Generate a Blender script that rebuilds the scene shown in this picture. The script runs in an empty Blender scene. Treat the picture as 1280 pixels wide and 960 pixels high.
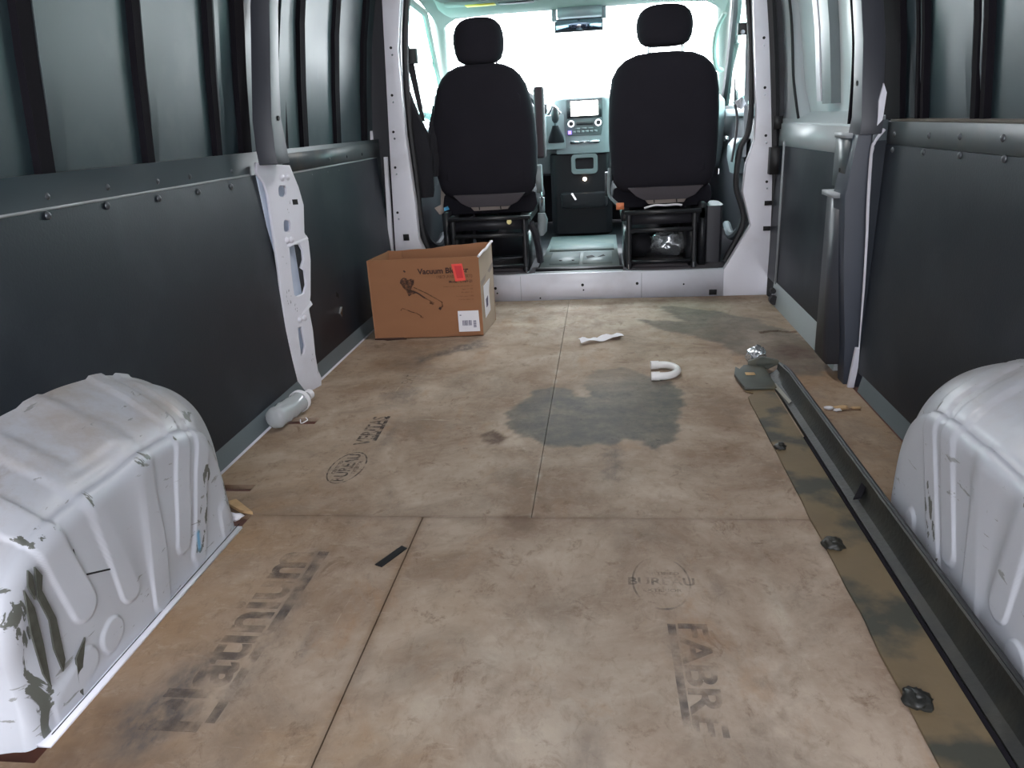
import bpy, bmesh, math, random
import numpy as np
from mathutils import Vector, Matrix, noise
random.seed(7)
PI = math.pi
S = bpy.context.scene
COL = S.collection

# ------------------------------------------------------------------ camera
cam_d = bpy.data.cameras.new('camera')
cam_d.sensor_width = 36.0
cam_d.lens = 950.0 / 1280.0 * 36.0
cam_d.clip_start = 0.02
cam = bpy.data.objects.new('camera', cam_d)
COL.objects.link(cam)
cam.matrix_world = Matrix(((0.9925, 0.0126, 0.1214, 0.12),
                           (0.1105, 0.3305, -0.9373, 0.0),
                           (-0.0519, 0.9437, 0.3267, 0.84),
                           (0, 0, 0, 1)))
S.camera = cam
# ------------------------------------------------------------------ light
W = bpy.data.worlds.new('overcast_sky'); S.world = W; W.use_nodes = True
wn = W.node_tree.nodes; wl = W.node_tree.links
bg = wn['Background']
tc = wn.new('ShaderNodeTexCoord'); sx = wn.new('ShaderNodeSeparateXYZ')
mr = wn.new('ShaderNodeMapRange'); mr.inputs['From Min'].default_value = -0.1; mr.inputs['From Max'].default_value = 0.9
rp = wn.new('ShaderNodeValToRGB')
rp.color_ramp.elements[0].color = (0.93, 0.94, 1.0, 1); rp.color_ramp.elements[1].color = (0.88, 0.91, 1.0, 1)
wl.new(tc.outputs['Generated'], sx.inputs[0]); wl.new(sx.outputs['Z'], mr.inputs['Value'])
wl.new(mr.outputs[0], rp.inputs[0]); wl.new(rp.outputs[0], bg.inputs['Color'])
# veiled sun ahead of the van: the overcast brightens smoothly from the rear to the front of the sky
sm = wn.new('ShaderNodeMapRange'); sm.inputs['From Min'].default_value = -1.0; sm.inputs['From Max'].default_value = 1.0
sm.inputs['To Min'].default_value = 0.75; sm.inputs['To Max'].default_value = 3.4
wl.new(sx.outputs['Y'], sm.inputs['Value']); wl.new(sm.outputs[0], bg.inputs['Strength'])
S.view_settings.view_transform = 'Standard'
S.view_settings.look = 'None'
S.view_settings.gamma = 1.0
S.view_settings.use_curve_mapping = False
S.view_settings.exposure = 3.05
try:
    S.cycles.max_bounces = 10; S.cycles.diffuse_bounces = 6; S.cycles.transparent_max_bounces = 16
except Exception: pass

# ------------------------------------------------------------------ materials
MATS = {}
def mat(name, col, rough=0.5, metal=0.0, var=0.12, vscale=6.0, bump=0.0, bscale=60.0, spec=0.5, dirt=None, dirt_amt=0.5, dscale=4.0, stretch=(1,1,1), emit=None, alpha=None, rough_var=0.0, dirt_lo=0.5, dirt_hi=0.75, trans=None):
    m = bpy.data.materials.new(name); m.use_nodes = True; MATS[name] = m
    n = m.node_tree.nodes; l = m.node_tree.links; b = n['Principled BSDF']
    g = n.new('ShaderNodeNewGeometry'); mp = n.new('ShaderNodeMapping'); mp.inputs['Scale'].default_value = stretch
    l.new(g.outputs['Position'], mp.inputs['Vector'])
    nz = n.new('ShaderNodeTexNoise'); nz.inputs['Scale'].default_value = vscale; nz.inputs['Detail'].default_value = 5
    l.new(mp.outputs[0], nz.inputs['Vector'])
    mx = n.new('ShaderNodeMix'); mx.data_type = 'RGBA'
    lo = [max(0, c * (1 - var)) for c in col]; hi = [min(1, c * (1 + var)) for c in col]
    mx.inputs['A'].default_value = (*lo, 1); mx.inputs['B'].default_value = (*hi, 1)
    l.new(nz.outputs['Fac'], mx.inputs['Factor'])
    out = mx.outputs['Result']
    if dirt:
        n2 = n.new('ShaderNodeTexNoise'); n2.inputs['Scale'].default_value = dscale; n2.inputs['Detail'].default_value = 8
        l.new(mp.outputs[0], n2.inputs['Vector'])
        r = n.new('ShaderNodeMapRange'); r.inputs['From Min'].default_value = dirt_lo; r.inputs['From Max'].default_value = dirt_hi
        r.inputs['To Max'].default_value = dirt_amt
        l.new(n2.outputs['Fac'], r.inputs['Value'])
        m2 = n.new('ShaderNodeMix'); m2.data_type = 'RGBA'; m2.inputs['B'].default_value = (*dirt, 1)
        l.new(out, m2.inputs['A']); l.new(r.outputs[0], m2.inputs['Factor']); out = m2.outputs['Result']
    l.new(out, b.inputs['Base Color'])
    b.inputs['Roughness'].default_value = rough; b.inputs['Metallic'].default_value = metal
    if rough_var:
        r3 = n.new('ShaderNodeMapRange'); r3.inputs['To Min'].default_value = max(0, rough - rough_var); r3.inputs['To Max'].default_value = rough + rough_var
        l.new(nz.outputs['Fac'], r3.inputs['Value']); l.new(r3.outputs[0], b.inputs['Roughness'])
    b.inputs['Specular IOR Level'].default_value = spec
    if bump:
        nb = n.new('ShaderNodeTexNoise'); nb.inputs['Scale'].default_value = bscale; nb.inputs['Detail'].default_value = 4
        l.new(mp.outputs[0], nb.inputs['Vector'])
        bp = n.new('ShaderNodeBump'); bp.inputs['Strength'].default_value = bump; bp.inputs['Distance'].default_value = 0.002
        l.new(nb.outputs['Fac'], bp.inputs['Height']); l.new(bp.outputs[0], b.inputs['Normal'])
    if emit:
        b.inputs['Emission Color'].default_value = (*emit[0], 1); b.inputs['Emission Strength'].default_value = emit[1]
    if alpha is not None: b.inputs['Alpha'].default_value = alpha
    if trans: b.inputs['Transmission Weight'].default_value = trans
    m['out'] = 0
    return m

def glass(name, tint, rough=0.02, refl=0.06):
    m = bpy.data.materials.new(name); m.use_nodes = True
    n = m.node_tree.nodes; l = m.node_tree.links; n.remove(n['Principled BSDF'])
    t = n.new('ShaderNodeBsdfTransparent'); t.inputs[0].default_value = (*tint, 1)
    gl = n.new('ShaderNodeBsdfGlossy'); gl.inputs['Roughness'].default_value = rough
    mx = n.new('ShaderNodeMixShader'); fr = n.new('ShaderNodeLayerWeight'); pw = n.new('ShaderNodeMath'); pw.operation = 'POWER'; pw.inputs[1].default_value = 5
    ma = n.new('ShaderNodeMath'); ma.operation = 'MULTIPLY_ADD'; ma.inputs[1].default_value = 0.5; ma.inputs[2].default_value = 0.03
    l.new(fr.outputs['Facing'], pw.inputs[0]); l.new(pw.outputs[0], ma.inputs[0]); l.new(ma.outputs[0], mx.inputs[0]); l.new(t.outputs[0], mx.inputs[1]); l.new(gl.outputs[0], mx.inputs[2])
    l.new(mx.outputs[0], n['Material Output'].inputs[0])
    return m

def print_mat(name, col, scale=60, lo=0.35, hi=0.6, amt=0.7):
    """worn ink: lets the board show through in specks"""
    m = bpy.data.materials.new(name); m.use_nodes = True
    n = m.node_tree.nodes; l = m.node_tree.links; b = n['Principled BSDF']
    b.inputs['Base Color'].default_value = (*col, 1); b.inputs['Roughness'].default_value = 0.8
    g = n.new('ShaderNodeNewGeometry'); nz = n.new('ShaderNodeTexNoise'); nz.inputs['Scale'].default_value = scale; nz.inputs['Detail'].default_value = 6
    l.new(g.outputs['Position'], nz.inputs['Vector'])
    r = n.new('ShaderNodeMapRange'); r.inputs['From Min'].default_value = lo; r.inputs['From Max'].default_value = hi; r.inputs['To Max'].default_value = amt
    l.new(nz.outputs['Fac'], r.inputs['Value']); l.new(r.outputs[0], b.inputs['Alpha'])
    return m

white = mat('white_body_paint', (0.68, 0.68, 0.74), 0.38, var=0.06, dirt=(0.30, 0.27, 0.25), dirt_amt=0.35, dscale=5, bump=0.08, bscale=9)
hull = mat('white_roof_paint', (0.58, 0.58, 0.60), 0.5)
panel = mat('black_panel_board', (0.0095, 0.0138, 0.021), 0.46, var=0.25, vscale=3, dirt=(0.038, 0.046, 0.056), dirt_amt=0.6, dscale=3.2, bump=0.15, bscale=180, rough_var=0.12, spec=0.35)
upper = mat('grey_green_primer', (0.028, 0.046, 0.054), 0.42, var=0.12, vscale=4, bump=0.06, bscale=25, rough_var=0.08, dirt=(0.07, 0.09, 0.095), dirt_amt=0.35, dscale=9, dirt_lo=0.55)
upper_light = mat('lit_grey_door_skin', (0.58, 0.64, 0.66), 0.4, var=0.08, vscale=4)  # windshield reflection on the door skin put into its colour
pillar_m = mat('dark_grey_pillar_paint', (0.040, 0.043, 0.053), 0.45, var=0.1)
shade_trim = mat('black_shade_and_trim', (0.010, 0.009, 0.012), 0.9, spec=0.1)  # for black trim parts and the painted shade beside the ribs
ledge_m = mat('grey_ledge_paint', (0.062, 0.078, 0.086), 0.42, var=0.1, dirt=(0.16, 0.13, 0.10), dirt_amt=0.3, dscale=12)
dust = mat('dusty_ledge', (0.13, 0.11, 0.09), 0.9, var=0.3, vscale=20)
edge_m = mat('bare_panel_edge', (0.30, 0.32, 0.34), 0.45)
console_m = mat('black_console_plastic', (0.010, 0.009, 0.012), 0.55, spec=0.25)
rubber = mat('black_rubber', (0.012, 0.012, 0.014), 0.55)
rivet_m = mat('dark_rivet', (0.10, 0.11, 0.12), 0.28, metal=0.6)
recess_m = mat('blue_grey_recess', (0.55, 0.62, 0.74), 0.5)
hole_m = mat('dark_hole', (0.008, 0.008, 0.009), 0.8)
kick = mat('grey_blue_kick_strip', (0.12, 0.15, 0.165), 0.45, var=0.1)
thresh = mat('pale_grey_threshold', (0.40, 0.44, 0.46), 0.4, var=0.08)
subfloor = mat('rust_red_subfloor', (0.16, 0.045, 0.022), 0.7, var=0.3, vscale=20)
seat_m = mat('black_seat_cloth', (0.013, 0.012, 0.017), 0.92, var=0.2, bump=0.4, bscale=500, spec=0.25)
seat_grey = mat('grey_seat_underside', (0.055, 0.048, 0.055), 0.85)
seat_beige = mat('beige_seat_shell', (0.30, 0.25, 0.22), 0.7)
steel_blk = mat('black_steel', (0.016, 0.017, 0.02), 0.38)
plastic = mat('dark_grey_plastic', (0.028, 0.028, 0.034), 0.45)
plastic_l = mat('mid_grey_plastic', (0.16, 0.19, 0.20), 0.42)
plastic_d = mat('pale_grey_dash_plastic', (0.30, 0.33, 0.35), 0.42)
headl = mat('grey_green_headliner', (0.26, 0.31, 0.28), 0.9, var=0.06, bump=0.2, bscale=300)
chrome = mat('chrome', (0.75, 0.76, 0.78), 0.18, metal=1.0, var=0.02)
screen_m = mat('lit_screen', (0.8, 0.8, 0.8), 0.2, emit=((1.0, 0.98, 0.92), 1.6))
led = mat('small_warm_lamp', (0.9, 0.8, 0.6), 0.3, emit=((1.0, 0.85, 0.6), 3.0))
mat_rub = mat('grey_rubber_mat', (0.17, 0.21, 0.21), 0.5, var=0.15, vscale=12, dirt=(0.28, 0.28, 0.24), dirt_amt=0.5, dscale=8, bump=0.2)
card = mat('brown_cardboard', (0.30, 0.135, 0.062), 0.85, var=0.08, vscale=7, stretch=(1, 1, 3), bump=0.1, bscale=120)
card_l = mat('pale_side_cardboard', (0.44, 0.36, 0.27), 0.6, var=0.10, vscale=9)  # box side colour, paler than the front
card_in = mat('inner_cardboard', (0.36, 0.17, 0.085), 0.9, var=0.1)
ink = mat('brown_black_ink', (0.045, 0.018, 0.012), 0.8)
ink_f = print_mat('faded_brown_ink', (0.07, 0.03, 0.02), 90, 0.3, 0.6, 0.55)
red_m = mat('red_orange_tape', (0.80, 0.055, 0.035), 0.5, var=0.25, vscale=40)
paper = mat('white_paper', (0.80, 0.79, 0.82), 0.7, var=0.03)
stamp = print_mat('worn_grey_stamp_ink', (0.10, 0.085, 0.078), 20, 0.38, 0.66, 0.6)
stamp_b = print_mat('worn_black_stamp_ink', (0.05, 0.045, 0.045), 50, 0.34, 0.58, 0.75)
stamp_p = print_mat('pale_worn_stamp_ink', (0.09, 0.08, 0.085), 28, 0.38, 0.68, 0.55)
pvc = mat('white_pipe_plastic', (0.78, 0.77, 0.76), 0.3, var=0.03)
tape_b = mat('black_tape', (0.006, 0.006, 0.007), 0.35)
cloth_b = mat('black_jacket_cloth', (0.010, 0.010, 0.014), 0.95, bump=0.5, bscale=200)
foil = mat('crinkled_clear_bag', (0.60, 0.63, 0.65), 0.2, metal=0.75, var=0.25, vscale=30, bump=1.0, bscale=45)
bottle_m = mat('clear_crinkled_bottle_plastic', (0.74, 0.77, 0.78), 0.14, var=0.05, bump=0.5, bscale=40, trans=0.55)
wood_raw = mat('splintered_wood', (0.50, 0.33, 0.17), 0.9, var=0.3, vscale=60)
blue_m = mat('blue_scrap', (0.05, 0.35, 0.6), 0.5)
yellow_m = mat('yellow_warning_print', (0.75, 0.62, 0.03), 0.5)
orange_m = mat('orange_red_button', (0.70, 0.22, 0.10), 0.5)
concrete = mat('outdoor_concrete', (0.34, 0.34, 0.34), 0.9, var=0.1, vscale=2)
mirror_m = mat('mirror_glass', (0.35, 0.4, 0.5), 0.08, metal=1.0)
g_clear = glass('windshield_glass', (0.95, 0.97, 0.96))
g_side = glass('green_tinted_glass', (0.72, 0.95, 0.90))
trim_mud = mat('grimy_green_black_trim', (0.010, 0.011, 0.010), 0.5, var=0.4, vscale=14, dirt=(0.028, 0.026, 0.018), dirt_amt=0.7, dscale=9, dirt_lo=0.45, dirt_hi=0.62, bump=0.5, bscale=90)
mud_flat = mat('mud_brown_flat', (0.16, 0.115, 0.062), 0.62, var=0.25, vscale=9, dirt=(0.035, 0.04, 0.032), dirt_amt=0.9, dscale=6.5, dirt_lo=0.50, dirt_hi=0.60, bump=0.35, bscale=70)

def ply_material():
    m = bpy.data.materials.new('worn_plywood'); m.use_nodes = True
    n = m.node_tree.nodes; l = m.node_tree.links; b = n['Principled BSDF']
    g = n.new('ShaderNodeNewGeometry')
    def nz(scale, stretch, detail=6, rough=0.6, dist=0.0):
        mp = n.new('ShaderNodeMapping'); mp.inputs['Scale'].default_value = stretch; l.new(g.outputs['Position'], mp.inputs['Vector'])
        t = n.new('ShaderNodeTexNoise'); t.inputs['Scale'].default_value = scale; t.inputs['Detail'].default_value = detail
        t.inputs['Roughness'].default_value = rough; t.inputs['Distortion'].default_value = dist
        l.new(mp.outputs[0], t.inputs['Vector']); return t.outputs['Fac']
    def rng(v, a, b2, lo=0.0, hi=1.0):
        r = n.new('ShaderNodeMapRange'); r.inputs['From Min'].default_value = a; r.inputs['From Max'].default_value = b2
        r.inputs['To Min'].default_value = lo; r.inputs['To Max'].default_value = hi; l.new(v, r.inputs['Value']); return r.outputs[0]
    def mul(a, b2):
        x = n.new('ShaderNodeMath'); x.operation = 'MULTIPLY'
        for i, v in enumerate((a, b2)):
            if isinstance(v, (int, float)): x.inputs[i].default_value = v
            else: l.new(v, x.inputs[i])
        return x.outputs[0]
    def mix(a, col, f, blend='MIX'):
        x = n.new('ShaderNodeMix'); x.data_type = 'RGBA'; x.blend_type = blend; l.new(a, x.inputs['A'])
        x.inputs['B'].default_value = (*col, 1); l.new(f, x.inputs['Factor']); return x.outputs['Result']
    cr = n.new('ShaderNodeValToRGB'); e = cr.color_ramp.elements
    e[0].position = 0.36; e[0].color = (0.25, 0.175, 0.122, 1); e[1].position = 0.64; e[1].color = (0.45, 0.36, 0.28, 1)
    l.new(nz(3.5, (1, 1, 1), 9, 0.68, 0.4), cr.inputs[0]); c = cr.outputs[0]
    at = n.new('ShaderNodeAttribute'); at.attribute_name = 'tone'; st = n.new('ShaderNodeSeparateColor'); l.new(at.outputs['Color'], st.inputs[0])
    as_ = n.new('ShaderNodeAttribute'); as_.attribute_name = 'stain'; ss = n.new('ShaderNodeSeparateColor'); l.new(as_.outputs['Color'], ss.inputs[0])
    c = mix(c, (0.27, 0.155, 0.068), mul(st.outputs['Red'], rng(nz(6, (1, 1, 1), 6), 0.3, 0.6, 0.3, 0.9)))
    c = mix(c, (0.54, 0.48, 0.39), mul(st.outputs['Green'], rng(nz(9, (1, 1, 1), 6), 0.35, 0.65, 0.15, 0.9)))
    # fine grain across and along the boards
    c = mix(c, (0.16, 0.105, 0.066), rng(nz(38, (1.0, .6, 1), 8, .75, .6), 0.52, 0.72, 0, 0.5))
    c = mix(c, (0.52, 0.43, 0.33), rng(nz(34, (.6, 1.1, 1), 8, .75, .6), 0.55, 0.75, 0, 0.45))
    c = mix(c, (0.58, 0.50, 0.40), rng(nz(17, (.35, 2.2, 1), 8, .75, .8), 0.63, 0.72, 0, 0.5))
    c = mix(c, (0.60, 0.50, 0.36), rng(nz(14, (2.4, .3, 1), 8, .75, .8), 0.65, 0.74, 0, 0.55))
    c = mix(c, (0.13, 0.075, 0.045), rng(nz(10, (1.3, 1, 1), 9, .75, .5), 0.57, 0.70, 0, 0.7))
    c = mix(c, (0.33, 0.19, 0.10), rng(nz(5, (1, .6, 1), 9, .7, .5), 0.56, 0.70, 0, 0.55))
    c = mix(c, (0.17, 0.135, 0.105), rng(nz(4.0, (1, 1, 1), 8, .7, .6), 0.50, 0.70, 0, 0.55))
    # stains with their own outline
    c = mix(c, (0.082, 0.080, 0.070), mul(ss.outputs['Red'], rng(nz(11, (1, 1, 1), 8, .75), 0.3, 0.62, 0.55, 0.97)))
    c = mix(c, (0.085, 0.048, 0.033), mul(ss.outputs['Green'], rng(nz(25, (1, 1, 1), 6), 0.3, 0.6, 0.45, 0.85)))
    c = mix(c, (0.10, 0.09, 0.085), mul(ss.outputs['Blue'], rng(nz(40, (1, .5, 1), 7, .7), 0.3, 0.6, 0.15, 0.85)))
    dk = mul(ss.outputs['Red'], rng(nz(30, (1, 1, 1), 8, .8, 1.0), 0.58, 0.68, 0, .8))
    c = mix(c, (0.035, 0.035, 0.03), dk)
    l.new(c, b.inputs['Base Color'])
    # wet patch is a bit glossier
    l.new(rng(ss.outputs['Red'], 0, 1, 0.75, 0.62), b.inputs['Roughness']); b.inputs['Specular IOR Level'].default_value = 0.2
    bp = n.new('ShaderNodeBump'); bp.inputs['Strength'].default_value = 0.35; bp.inputs['Distance'].default_value = 0.002
    l.new(nz(60, (1, .5, 1), 5, .7), bp.inputs['Height']); l.new(bp.outputs[0], b.inputs['Normal'])
    return m
ply_m = ply_material()

def chips_material():
    """white paint with chips down to the grey metal where the 'chips' attribute says so, dusty on top faces"""
    m = bpy.data.materials.new('chipped_white_paint'); m.use_nodes = True
    n = m.node_tree.nodes; l = m.node_tree.links; b = n['Principled BSDF']
    g = n.new('ShaderNodeNewGeometry')
    def nz(scale, stretch=(1, 1, 1), detail=6, rough=0.6, dist=0.0):
        mp = n.new('ShaderNodeMapping'); mp.inputs['Scale'].default_value = stretch; l.new(g.outputs['Position'], mp.inputs['Vector'])
        t = n.new('ShaderNodeTexNoise'); t.inputs['Scale'].default_value = scale; t.inputs['Detail'].default_value = detail
        t.inputs['Roughness'].default_value = rough; t.inputs['Distortion'].default_value = dist
        l.new(mp.outputs[0], t.inputs['Vector']); return t.outputs['Fac']
    def rng(v, a, b2, lo=0.0, hi=1.0):
        r = n.new('ShaderNodeMapRange'); r.inputs['From Min'].default_value = a; r.inputs['From Max'].default_value = b2
        r.inputs['To Min'].default_value = lo; r.inputs['To Max'].default_value = hi; l.new(v, r.inputs['Value']); return r.outputs[0]
    def mth(op, a, b2):
        x = n.new('ShaderNodeMath'); x.operation = op
        for i, v in enumerate((a, b2)):
            if isinstance(v, (int, float)): x.inputs[i].default_value = v
            else: l.new(v, x.inputs[i])
        return x.outputs[0]
    def mix(a, col, f):
        x = n.new('ShaderNodeMix'); x.data_type = 'RGBA'
        if isinstance(a, tuple): x.inputs['A'].default_value = (*a, 1)
        else: l.new(a, x.inputs['A'])
        x.inputs['B'].default_value = (*col, 1); l.new(f, x.inputs['Factor']); return x.outputs['Result']
    at = n.new('ShaderNodeAttribute'); at.attribute_name = 'chips'; sp = n.new('ShaderNodeSeparateColor'); l.new(at.outputs['Color'], sp.inputs[0])
    c = mix((0.44, 0.455, 0.50), (0.53, 0.545, 0.58), nz(5))
    # dirt lying on the top
    c = mix(c, (0.36, 0.31, 0.27), mth('MULTIPLY', sp.outputs['Green'], rng(nz(7, (1, 1, 1), 8, .7), 0.40, 0.62, 0.1, 0.8)))
    c = mix(c, (0.22, 0.15, 0.10), mth('MULTIPLY', sp.outputs['Green'], rng(nz(12, (1, .4, 1), 8, .7), 0.58, 0.72, 0, 0.6)))
    # light scuffs everywhere
    c = mix(c, (0.22, 0.22, 0.21), rng(nz(26, (1, .5, 2.4), 6, .6, .6), 0.655, 0.67, 0, .85))
    c = mix(c, (0.30, 0.30, 0.30), rng(nz(60, (1, 1, .5), 6, .6, .6), 0.72, 0.75, 0, .6))
    thr = mth('SUBTRACT', 0.80, mth('MULTIPLY', sp.outputs['Red'], 0.36))
    f = mth('MULTIPLY', mth('SUBTRACT', nz(17, (1, 1.4, .8), 7, .6, 1.2), thr), 60.0)
    x = n.new('ShaderNodeClamp'); l.new(f, x.inputs[0])
    c = mix(c, (0.11, 0.115, 0.10), x.outputs[0])
    c = mix(c, (0.10, 0.36, 0.60), sp.outputs['Blue'])
    l.new(c, b.inputs['Base Color'])
    b.inputs['Roughness'].default_value = 0.36
    bp = n.new('ShaderNodeBump'); bp.inputs['Strength'].default_value = 0.12; bp.inputs['Distance'].default_value = 0.004
    l.new(nz(12), bp.inputs['Height']); l.new(bp.outputs[0], b.inputs['Normal'])
    return m
chips_m = chips_material()

# ------------------------------------------------------------------ mesh helpers
def finish(bm, name, m, parent=None, smooth=40, loc=None, bevel=0):
    if bevel:
        es = [e for e in bm.edges if len(e.link_faces) == 2 and e.calc_face_angle(0) > 0.6]
        if es: bmesh.ops.bevel(bm, geom=es, offset=bevel, segments=2, affect='EDGES', profile=0.6, clamp_overlap=True)
    if smooth:
        a = math.radians(smooth)
        for f in bm.faces: f.smooth = True
        for e in bm.edges:
            if len(e.link_faces) == 2 and e.calc_face_angle(0) > a: e.smooth = False
    me = bpy.data.meshes.new(name); bm.to_mesh(me); bm.free()
    me.materials.append(m)
    o = bpy.data.objects.new(name, me); COL.objects.link(o)
    if parent: o.parent = parent
    return o

def root(name, label=None, cat=None, group=None, loc=(0, 0, 0), kind=None):
    o = bpy.data.objects.new(name, None); COL.objects.link(o); o.location = loc
    o.empty_display_size = 0.1
    if label: o['label'] = label
    if cat: o['category'] = cat
    if group: o['group'] = group
    if kind: o['kind'] = kind
    return o

def rel(o, r):
    """parent while keeping world coordinates (roots carry only a location)"""
    o.parent = r; o.matrix_parent_inverse = Matrix.Translation(-Vector(r.location)); return o

def tag(o, label=None, cat=None, group=None, kind=None):
    if label: o['label'] = label
    if cat: o['category'] = cat
    if group: o['group'] = group
    if kind: o['kind'] = kind
    return o

def box(bm, x0, x1, y0, y1, z0, z1):
    v = [bm.verts.new((x, y, z)) for z in (z0, z1) for (x, y) in ((x0, y0), (x1, y0), (x1, y1), (x0, y1))]
    for f in ((3, 2, 1, 0), (4, 5, 6, 7), (0, 1, 5, 4), (1, 2, 6, 5), (2, 3, 7, 6), (3, 0, 4, 7)):
        bm.faces.new([v[i] for i in f])
    return v

def extr(bm, pts, d):
    """closed 3D polygon extruded by vector d"""
    a = [bm.verts.new(p) for p in pts]; b = [bm.verts.new(Vector(p) + Vector(d)) for p in pts]
    n = len(a)
    bm.faces.new(a); bm.faces.new(b[::-1])
    for i in range(n): bm.faces.new([a[i], b[i], b[(i + 1) % n], a[(i + 1) % n]][::-1])
    bmesh.ops.recalc_face_normals(bm, faces=bm.faces)

def loft(bm, rings, cap=True, closed=True):
    R = [[bm.verts.new(p) for p in r] for r in rings]
    n = len(R[0])
    for a, b in zip(R, R[1:]):
        for i in range(n if closed else n - 1):
            j = (i + 1) % n; bm.faces.new([a[i], a[j], b[j], b[i]])
    if cap and closed: bm.faces.new(R[0][::-1]); bm.faces.new(R[-1])
    bmesh.ops.recalc_face_normals(bm, faces=bm.faces)
    return R

def sring(cx, cy, z, hw, hd, n=3.0, k=28, tilt=None):
    out = []
    for i in range(k):
        t = 2 * PI * i / k; c, s = math.cos(t), math.sin(t)
        out.append((cx + hw * math.copysign(abs(c) ** (2 / n), c), cy + hd * math.copysign(abs(s) ** (2 / n), s), z))
    return out

def catmull(pts, k=6):
    P = [Vector(p) for p in pts]; P = [P[0] * 2 - P[1]] + P + [P[-1] * 2 - P[-2]]; out = []
    for i in range(1, len(P) - 2):
        for j in range(k):
            t = j / k; a, b, c, d = P[i - 1:i + 3]
            out.append(0.5 * ((2 * b) + (c - a) * t + (2 * a - 5 * b + 4 * c - d) * t * t + (3 * b - a - 3 * c + d) * t ** 3))
    out.append(P[-2]); return out

def tube(bm, pts, r, k=10, smooth=True):
    P = catmull(pts) if smooth and len(pts) > 2 else [Vector(p) for p in pts]
    rings = []; prev = None
    for i, p in enumerate(P):
        d = (P[min(i + 1, len(P) - 1)] - P[max(i - 1, 0)]).normalized()
        if prev is None: u = d.orthogonal().normalized()
        else: u = (prev - d * prev.dot(d)).normalized()
        prev = u; v = d.cross(u)
        rr = r(i / (len(P) - 1)) if callable(r) else r
        rings.append([p + (u * math.cos(2 * PI * j / k) + v * math.sin(2 * PI * j / k)) * rr for j in range(k)])
    loft(bm, rings)

def cyl(bm, p0, p1, r, k=16): tube(bm, [p0, p1], r, k, False)

def O(name, m, parent=None, *, b=None, boxes=None, bevel=0, smooth=40):
    bm = bmesh.new()
    for q in boxes or []: box(bm, *q)
    if b: b(bm)
    o = finish(bm, name, m, None, smooth, bevel=bevel)
    if parent: rel(o, parent)
    return o

def curve_mesh(name, m, splines=None, text=None, size=0.1, extrude=0.0, bevel=0.0, matrix=None, parent=None, align='CENTER', shear=0, bold=0.0):
    if text is not None:
        cu = bpy.data.curves.new(name, 'FONT'); cu.body = text; cu.size = size; cu.align_x = align; cu.align_y = 'CENTER'; cu.shear = shear; cu.offset = bold
    else:
        cu = bpy.data.curves.new(name, 'CURVE'); cu.dimensions = '2D'; cu.fill_mode = 'BOTH'
        for pts in splines:
            s = cu.splines.new('POLY'); s.points.add(len(pts) - 1); s.use_cyclic_u = True
            for p, q in zip(s.points, pts): p.co = (q[0], q[1], 0, 1)
    cu.extrude = extrude; cu.bevel_depth = bevel
    if bevel: cu.bevel_resolution = 1
    t = bpy.data.objects.new('tmp', cu); COL.objects.link(t)
    dg = bpy.context.evaluated_depsgraph_get()
    me = bpy.data.meshes.new_from_object(t.evaluated_get(dg)); bpy.data.objects.remove(t); bpy.data.curves.remove(cu)
    me.name = name; me.materials.clear(); me.materials.append(m)
    if matrix is not None: me.transform(matrix)
    o = bpy.data.objects.new(name, me); COL.objects.link(o)
    if parent: rel(o, parent)
    return o

def frame(origin, u, v):
    u = Vector(u).normalized(); v = Vector(v).normalized(); w = u.cross(v)
    M = Matrix((u, v, w)).transposed().to_4x4(); M.translation = Vector(origin); return M

def rrect(x0, x1, y0, y1, r, k=4):
    out = []
    for cx, cy, a in ((x1 - r, y1 - r, 0), (x0 + r, y1 - r, 90), (x0 + r, y0 + r, 180), (x1 - r, y0 + r, 270)):
        for i in range(k + 1):
            t = math.radians(a + 90 * i / k); out.append((cx + r * math.cos(t), cy + r * math.sin(t)))
    return out

# ------------------------------------------------------------------ outside
g = O('ground', concrete, boxes=[(-30, 30, -30, 40, -0.75, -0.65)]); tag(g, kind='structure')

# ------------------------------------------------------------------ floor
floor = O('floor', subfloor, boxes=[(-0.93, 0.93, -0.90, 3.67, -0.06, -0.014)]); tag(floor, kind='structure')

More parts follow.
